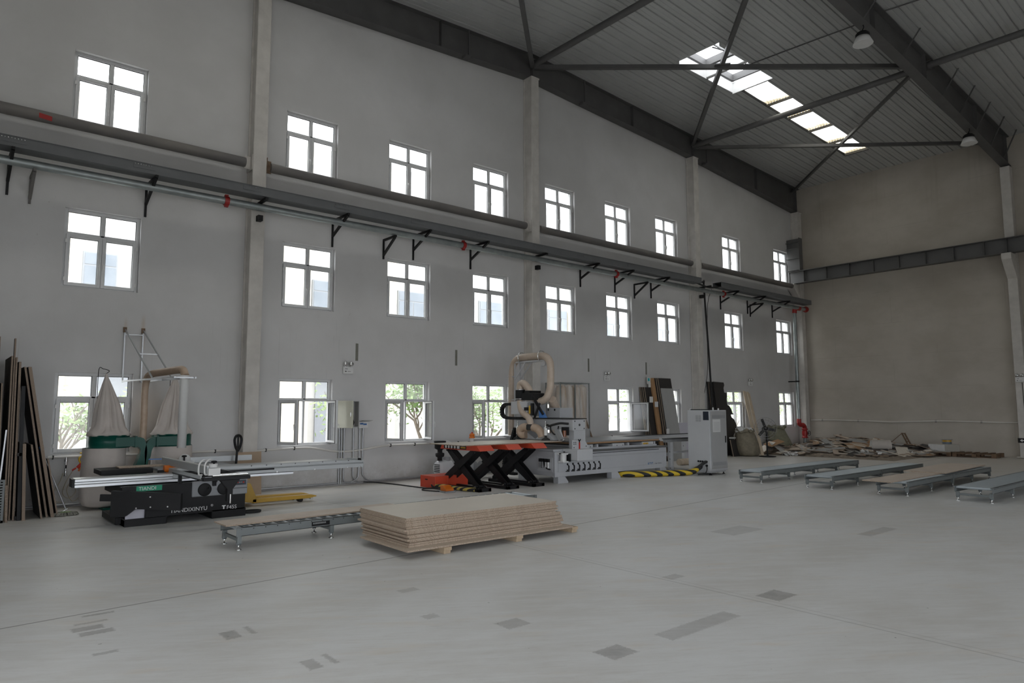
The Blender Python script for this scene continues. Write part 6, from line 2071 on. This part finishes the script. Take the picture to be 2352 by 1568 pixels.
# ================================================================== SCRAP HEAP BY THE FAR WALL
def heap(x, y):
    a = math.exp(-((x - 28.2) / 1.5) ** 2 - ((y + 2.4) / 1.35) ** 2) * .45
    b = math.exp(-((x - 28.4) / 1.1) ** 2 - ((y + 4.4) / 1.6) ** 2) * .30
    c = math.exp(-((x - 26.4) / 1.6) ** 2 - ((y + 1.9) / 1.1) ** 2) * .26
    d = math.exp(-((x - 25.9) / 1.5) ** 2 - ((y + 3.0) / 1.1) ** 2) * .14
    e = math.exp(-((x - 24.9) / .55) ** 2 - ((y + 1.05) / .42) ** 2) * .34
    return a + b + c + d + e


mb = MB()
nx, ny = 40, 44
hx0, hx1, hy0, hy1 = 24.6, 29.5, -5.6, -.5
rnd = random.Random(21)
vs = []
for i in range(nx + 1):
    for j in range(ny + 1):
        x, y = hx0 + (hx1 - hx0) * i / nx, hy0 + (hy1 - hy0) * j / ny
        edge = min(i, nx - i, j, ny - j) / 4
        vs.append((x, y, max(.002, (heap(x, y) * .8 - .012 + rnd.uniform(-.02, .02)) * min(1, edge))))
mb.add(vs, [(i * (ny + 1) + j, (i + 1) * (ny + 1) + j, (i + 1) * (ny + 1) + j + 1, i * (ny + 1) + j + 1) for i in range(nx) for j in range(ny)])
M['debris'] = mat('crushed_scrap', (0.38, 0.31, 0.24), 0.9, c2=(0.15, 0.125, 0.10), vscale=7, bump=.8, bscale=20)
tag(mb.build('debris', M['debris'], origin='base'), 'broken chips and dust under the scrap heap at the far wall', 'debris', kind='stuff')
kinds = [('greylam', 'dulledge', 'grey laminated offcut in the scrap heap at the far wall', 'grey offcuts in the scrap heap'), ('chip', 'chipedge', 'bare chipboard offcut in the scrap heap at the far wall', 'chipboard offcuts in the scrap heap'),
         ('darklam', 'dulledge', 'dark offcut in the scrap heap at the far wall', 'dark offcuts in the scrap heap'), ('laminate', 'chipedge', 'pale offcut in the scrap heap at the far wall', 'pale offcuts in the scrap heap'), ('brownwood', 'dulledge', 'brown wood offcut in the scrap heap at the far wall', 'brown offcuts in the scrap heap')]
rnd = random.Random(33)
count = 0
while count < 230:
    x, y = rnd.uniform(24.4, 29.3), rnd.uniform(-5.7, -.8)
    hgt = heap(x, y)
    if hgt < .05 and not (rnd.random() < .12 and y > -4.9 and x > 25.2): continue
    if x - .45 * (-y) < 23.6: continue
    L, W = rnd.uniform(.3, 1.4), rnd.uniform(.08, .42)
    if hgt < .12: L, W = L * .6, W * .7
    if x + L / 2 > 29.5: x = 29.5 - L / 2
    k = kinds[rnd.choices(range(5), (40, 26, 16, 10, 8))[0]]
    t = rnd.choice((.012, .018, .018, .025))
    e = .12
    sx_, sy_ = (heap(x + e, y) - heap(x - e, y)) / (2 * e), (heap(x, y + e) - heap(x, y - e)) / (2 * e)
    mb = MB()
    v8 = [(-L / 2, -W / 2, 0), (L / 2 * rnd.uniform(.7, 1), -W / 2, 0), (L / 2, W / 2 * rnd.uniform(.6, 1), 0), (-L / 2, W / 2, 0)]
    v8 = v8 + [(a, b, t) for a, b, _ in v8]
    mb.add(v8, [(0, 3, 2, 1), (4, 5, 6, 7)], 0)
    mb.add(v8, [(0, 1, 5, 4), (1, 2, 6, 5), (2, 3, 7, 6), (3, 0, 4, 7)], 1)
    o = mb.build('offcut', [M[k[0]], M[k[1]]], origin=(0, 0, 0))
    nrm = Vector((-sx_ + rnd.gauss(0, .07), -sy_ + rnd.gauss(0, .07), 1)).normalized() if hgt > .08 else Vector((0, 0, 1))
    q = nrm.to_track_quat('Z', 'Y') @ Euler((0, 0, rnd.uniform(0, PI))).to_quaternion()
    o.rotation_euler = q.to_euler()
    low = min((q @ Vector(v)).z for v in v8)
    o.location = (x, y, max(hgt * rnd.uniform(.85, 1.02) + rnd.uniform(0, .03), -low + .002))
    tag(o, k[2], 'offcut', k[3])
    count += 1
# long strips lying over the heap
for i, (a, b, m, w) in enumerate((((28.9, -.9, .50), (28.6, -3.2, .52), 'darklam', .06), ((28.6, -1.0, .40), (29.2, -2.9, .48), 'palewood', .09), ((28.8, -2.4, .52), (28.5, -4.9, .36), 'brownwood', .07), ((28.4, -2.9, .50), (28.0, -5.2, .28), 'darklam', .08), ((27.6, -3.9, .42), (27.9, -5.6, .12), 'greylam', .07),
                                 ((26.2, -1.9, .22), (27.4, -2.5, .42), 'laminate', .22), ((26.9, -3.2, .10), (27.5, -4.0, .30), 'brownwood', .16), ((27.2, -4.2, .2), (26.4, -5.3, .05), 'laminate', .08), ((27.0, -5.0, .06), (28.4, -5.4, .10), 'palewood', .06))):
    mb = MB().bar(a, b, w, .016)
    tag(mb.build('scrap_strip', M[m], origin='base'), ('long dark strip on top of the scrap heap', 'pale strip across the top left of the scrap heap', 'brown strip running right along the scrap heap', 'dark strip sloping right off the scrap heap', 'grey strip at the right of the scrap heap', 'wide pale board on the left slope of the scrap heap', 'orange-brown board propped under the drum', 'pale strip at the right foot of the scrap heap', 'pale strip by the box at the right of the scrap heap')[i], 'strip')
# crumpled white film scraps
rnd = random.Random(5)
for i, (x, y, z, lb) in enumerate(((26.2, -2.2, .30, 'crumpled white film on the left of the scrap heap'), (26.6, -4.0, .10, 'crumpled white film before the drum'), (24.6, -2.0, .02, 'crumpled white film at the left foot of the scrap heap'), (27.6, -5.2, .05, 'crumpled white film at the right foot of the scrap heap'))):
    mb = MB()
    for k in range(14):
        c = Vector((x + rnd.gauss(0, .12), y + rnd.gauss(0, .14), z + abs(rnd.gauss(0, .03)) + .02))
        u = Vector((rnd.gauss(0, 1), rnd.gauss(0, 1), rnd.gauss(0, .5))).normalized()
        w = u.orthogonal().normalized()
        mb.obox(c, u * .07, w * .05, u.cross(w) * .006)
    tag(mb.build('plastic_film', M['sill'], origin='base'), lb, 'plastic film')
# kraft drum on its side
r = thing('cardboard_drum', 'round beige drum lying on its side in the scrap heap', 'drum', (27.5, -4.05, .1))
a, b = Vector((27.35, -3.78, .33)), Vector((27.72, -4.32, .33))
MB().cyl(a, b, .235, 32).build('drum_body', M['kraft'], r)
d = (b - a).normalized()
MB().cyl(a - d * .006, a, .215, 32).build('drum_end', M['paper'], r)
# broken crate frame standing in the heap
r = thing('broken_frame', 'broken brown wooden frame sticking up at the right of the scrap heap', 'frame', (29.2, -4.3, .1))
mb = MB()
for dy in (0, -.10): mb.bar((29.25, -4.18 + dy, .78), (29.1, -4.52 + dy, .14), .05, .03)
for t in (.02, .35, .5, .98):
    p = Vector((29.25, -4.18, .78)).lerp(Vector((29.1, -4.52, .14)), t)
    mb.bar(p + Vector((0, .02, 0)), p + Vector((0, -.12, 0)), .06, .03)
mb.build('lattice', M['palletwood'], r)
MB().bar((29.25, -4.16, .75), (29.2, -3.76, .38), .025, .02).build('splinter', M['palletwood'], r)


def pallet(cx, cy, lx, ly, rz, label):
    r = thing('wooden_pallet', label, 'pallet', (cx, cy, 0), rz, 'wooden pallets at the far wall')
    for k in range(6):
        y = -ly / 2 + .06 + k * (ly - .12) / 5
        o = MB().box(-lx / 2, lx / 2, y - .06, y + .06, .125, .15).build('deck_board', M['palletwood'], None, origin=(0, 0, 0))
        o.parent = r
    for x in (-lx / 2 + .06, 0, lx / 2 - .06):
        o = MB().box(x - .05, x + .05, -ly / 2, ly / 2, .105, .125).build('stringer', M['palletwood'], None, origin=(0, 0, 0)); o.parent = r
        for y in (-ly / 2 + .07, 0, ly / 2 - .07):
            o = MB().box(x - .05, x + .05, y - .07, y + .07, .018, .105).build('block', M['palletwood'], None, origin=(0, 0, 0)); o.parent = r
        o = MB().box(x - .05, x + .05, -ly / 2, ly / 2, 0, .018).build('skid', M['palletwood'], None, origin=(0, 0, 0)); o.parent = r
    return r


pallet(28.95, -6.80, .95, 1.35, .0, 'empty brown wooden pallet at the foot of the far wall')
pallet(28.85, -5.50, .95, 1.1, .10, 'brown wooden pallet carrying the white drawer box')
M['cream2'] = mat('greyish_cream_board', (0.46, 0.44, 0.39), 0.5, var=0.05)
r = thing('drawer_box', 'white and beige drawer box on the left pallet at the far wall', 'box', (28.95, -5.72, .155))
o = MB().box(-.33, .33, -.36, .36, 0, .27).build('carcass', M['cream2'], None, origin=(0, 0, 0), bevel=.004); o.parent = r
o = MB().box(-.34, -.33, -.36, .36, .005, .255).build('lit_side_panel', M['sill'], None, origin=(0, 0, 0)); o.parent = r  # whiter side paints in the light falling from the windows
r.rotation_euler = (0, 0, -.47)
r = thing('paint_tin', 'small tin with yellow and blue label on the white drawer box', 'tin', (28.9, -5.85, .416))
o = MB().lathe([(.14, .0), (.145, .005), (.145, .16)], n=24).build('tin_body', M['extglass'], None, origin=(0, 0, 0)); o.parent = r
o2 = MB().lathe([(.1465, .09), (.1465, .16)], n=24, caps=False).build('label_band', M['yellow'], None, origin=(0, 0, 0)); o2.parent = r
o = MB().lathe([(.18, .162), (.19, .175), (.12, .185)], n=20).build('tin_lid', M['grey'], None, origin=(0, 0, 0)); o.parent = r
tag(MB().box(28.3, 28.5, -6.9, -6.3, 0, .006).build('floor_scrap', M['dark'], origin='base'), 'thin dark strip on the floor before the empty pallet', 'strip')
# ================================================================== OUTSIDE THE WINDOWS
tag(MB().box(-60, 90, .3, 80, -.5, -.12).build('ground_outside', M['ground']), kind='structure')
tag(MB().box(-60, 90, -80, -26.3, -.5, -.12).build('ground_outside', M['ground']), kind='structure')
tag(MB().box(-60, -3.3, -26.3, .3, -.5, -.12).build('ground_outside', M['ground']), kind='structure')
b = thing('neighbour_building', 'pale rendered building with grey windows seen through the windows', 'building', (25, 14, -.12))
MB().box(-8, 70, 12.3, 22, -.12, 13).build('wall', M['extwall'], b)
for (x0, x1) in ((4.2, 7.2), (12.3, 14.0), (23.0, 25.2), (33, 36)):
    MB().box(x0, x1, 12.2, 12.3, -.12, 2.9).build('grey_panel', M['extgrey'], b)
for (x0, x1) in ((2.2, 3.4), (10.8, 11.9), (15.3, 16.0), (19.0, 20.2), (27.2, 28.6), (40, 41)):
    MB().box(x0, x1, 12.0, 12.3, -.12, 13).build('cream_pier', M['extcream'], b)
for (x0, x1) in ((3.75, 4.8), (9.6, 10.55), (12.05, 13.4), (16.2, 17.8), (20.9, 22.4), (25.7, 27.1), (30.3, 31.7), (35, 36.5), (39.5, 41), (44, 45.5)):
    for z0 in (5.6,):
        f = MB().box(x0, x1, 12.18, 12.29, z0, z0 + 1.6).build('far_window', M['extgrey'], b)
        m = (x0 + x1) / 2
        MB().box(x0 + .05, m - .03, 12.16, 12.18, z0 + .05, z0 + 1.1).build('far_pane', M['extglass'], f)
        MB().box(m + .03, x1 - .05, 12.16, 12.18, z0 + .05, z0 + 1.1).build('far_pane', M['extglass'], f)
        MB().box(x0 + .05, x1 - .05, 12.16, 12.18, z0 + 1.16, z0 + 1.55).build('far_pane', M['extglass'], f)


def tree(x, y, h, spread, seed, label, leafm, dens=260, zlow=1.0):
    rnd = random.Random(seed)
    r = thing('garden_tree', label, 'tree', (x, y, -.12), 0, 'trees outside the windows')
    mb = MB()
    tips = []
    def limb(p, d, L, rad, lev):
        q = [p]
        for k in range(4):
            d2 = (d + Vector((rnd.uniform(-.25, .25), rnd.uniform(-.25, .25), rnd.uniform(-.05, .2)))).normalized()
            q.append(q[-1] + d2 * L / 4)
            d = d2
        mb.tube(q, [rad, rad * .9, rad * .8, rad * .65, rad * .5], 6)
        if lev == 0:
            tips.extend(q[2:])
            return
        for k in range(3 if lev > 1 else 3):
            nd = (d + Vector((rnd.uniform(-.9, .9), rnd.uniform(-.6, .6), rnd.uniform(-.1, .6)))).normalized()
            limb(q[rnd.choice((2, 3, 4))], nd, L * rnd.uniform(.55, .75), rad * .55, lev - 1)
    for k in range(3):
        limb(Vector((x + rnd.uniform(-.15, .15), y, -.12)), Vector((rnd.uniform(-.45, .45), rnd.uniform(-.3, .3), 1)).normalized(), h * .45, .055, 2)
    mb.build('branches', M['bark'], r)
    lf = MB()
    for k in range(dens * 5):
        t = rnd.choice(tips)
        c = t + Vector((rnd.gauss(0, spread), rnd.gauss(0, spread), rnd.gauss(0, spread)))
        if c.z < zlow: continue
        u = Vector((rnd.uniform(-1, 1), rnd.uniform(-1, 1), rnd.uniform(-.6, .6))).normalized()
        w = u.orthogonal().normalized()
        s = rnd.uniform(.05, .10)
        lf.add([c - u * s, c + w * s * .45, c + u * s, c - w * s * .45], [(0, 1, 2, 3)])
    o = lf.build('foliage', leafm, r)
    o['kind'] = 'stuff'


tree(2.35, 3.6, 2.6, .16, 1, 'small sparse tree outside the first lower window', M['leaf2'], 90)
tree(3.35, 4.2, 2.6, .2, 5, 'leaning sapling outside the right half of the first lower window', M['leaf2'], 60)
tree(9.4, 4.0, 2.9, .20, 2, 'leafy tree outside the second lower window', M['leaf2'], 110)
tree(12.2, 3.6, 3.6, .28, 3, 'bushy tree with light leaves outside the third lower window', M['leaf'], 320)
tree(14.2, 3.4, 3.4, .28, 9, 'second bushy tree outside the third lower window', M['leaf2'], 240)
tree(16.6, 4.0, 3.2, .26, 4, 'leafy tree outside the fourth lower window', M['leaf2'], 230)
tree(26.0, 6.0, 3.2, .3, 6, 'tree outside the sixth lower window', M['leaf'], 200)
tree(22.6, 5.2, 3.0, .3, 7, 'bare-stemmed tree outside the sixth lower window', M['leaf2'], 60)
tree(36, 7, 3.6, .4, 8, 'dense green tree outside the eighth lower window', M['leaf'], 320)
tree(44, 9, 3.6, .4, 10, 'green tree outside the ninth lower window', M['leaf2'], 260)
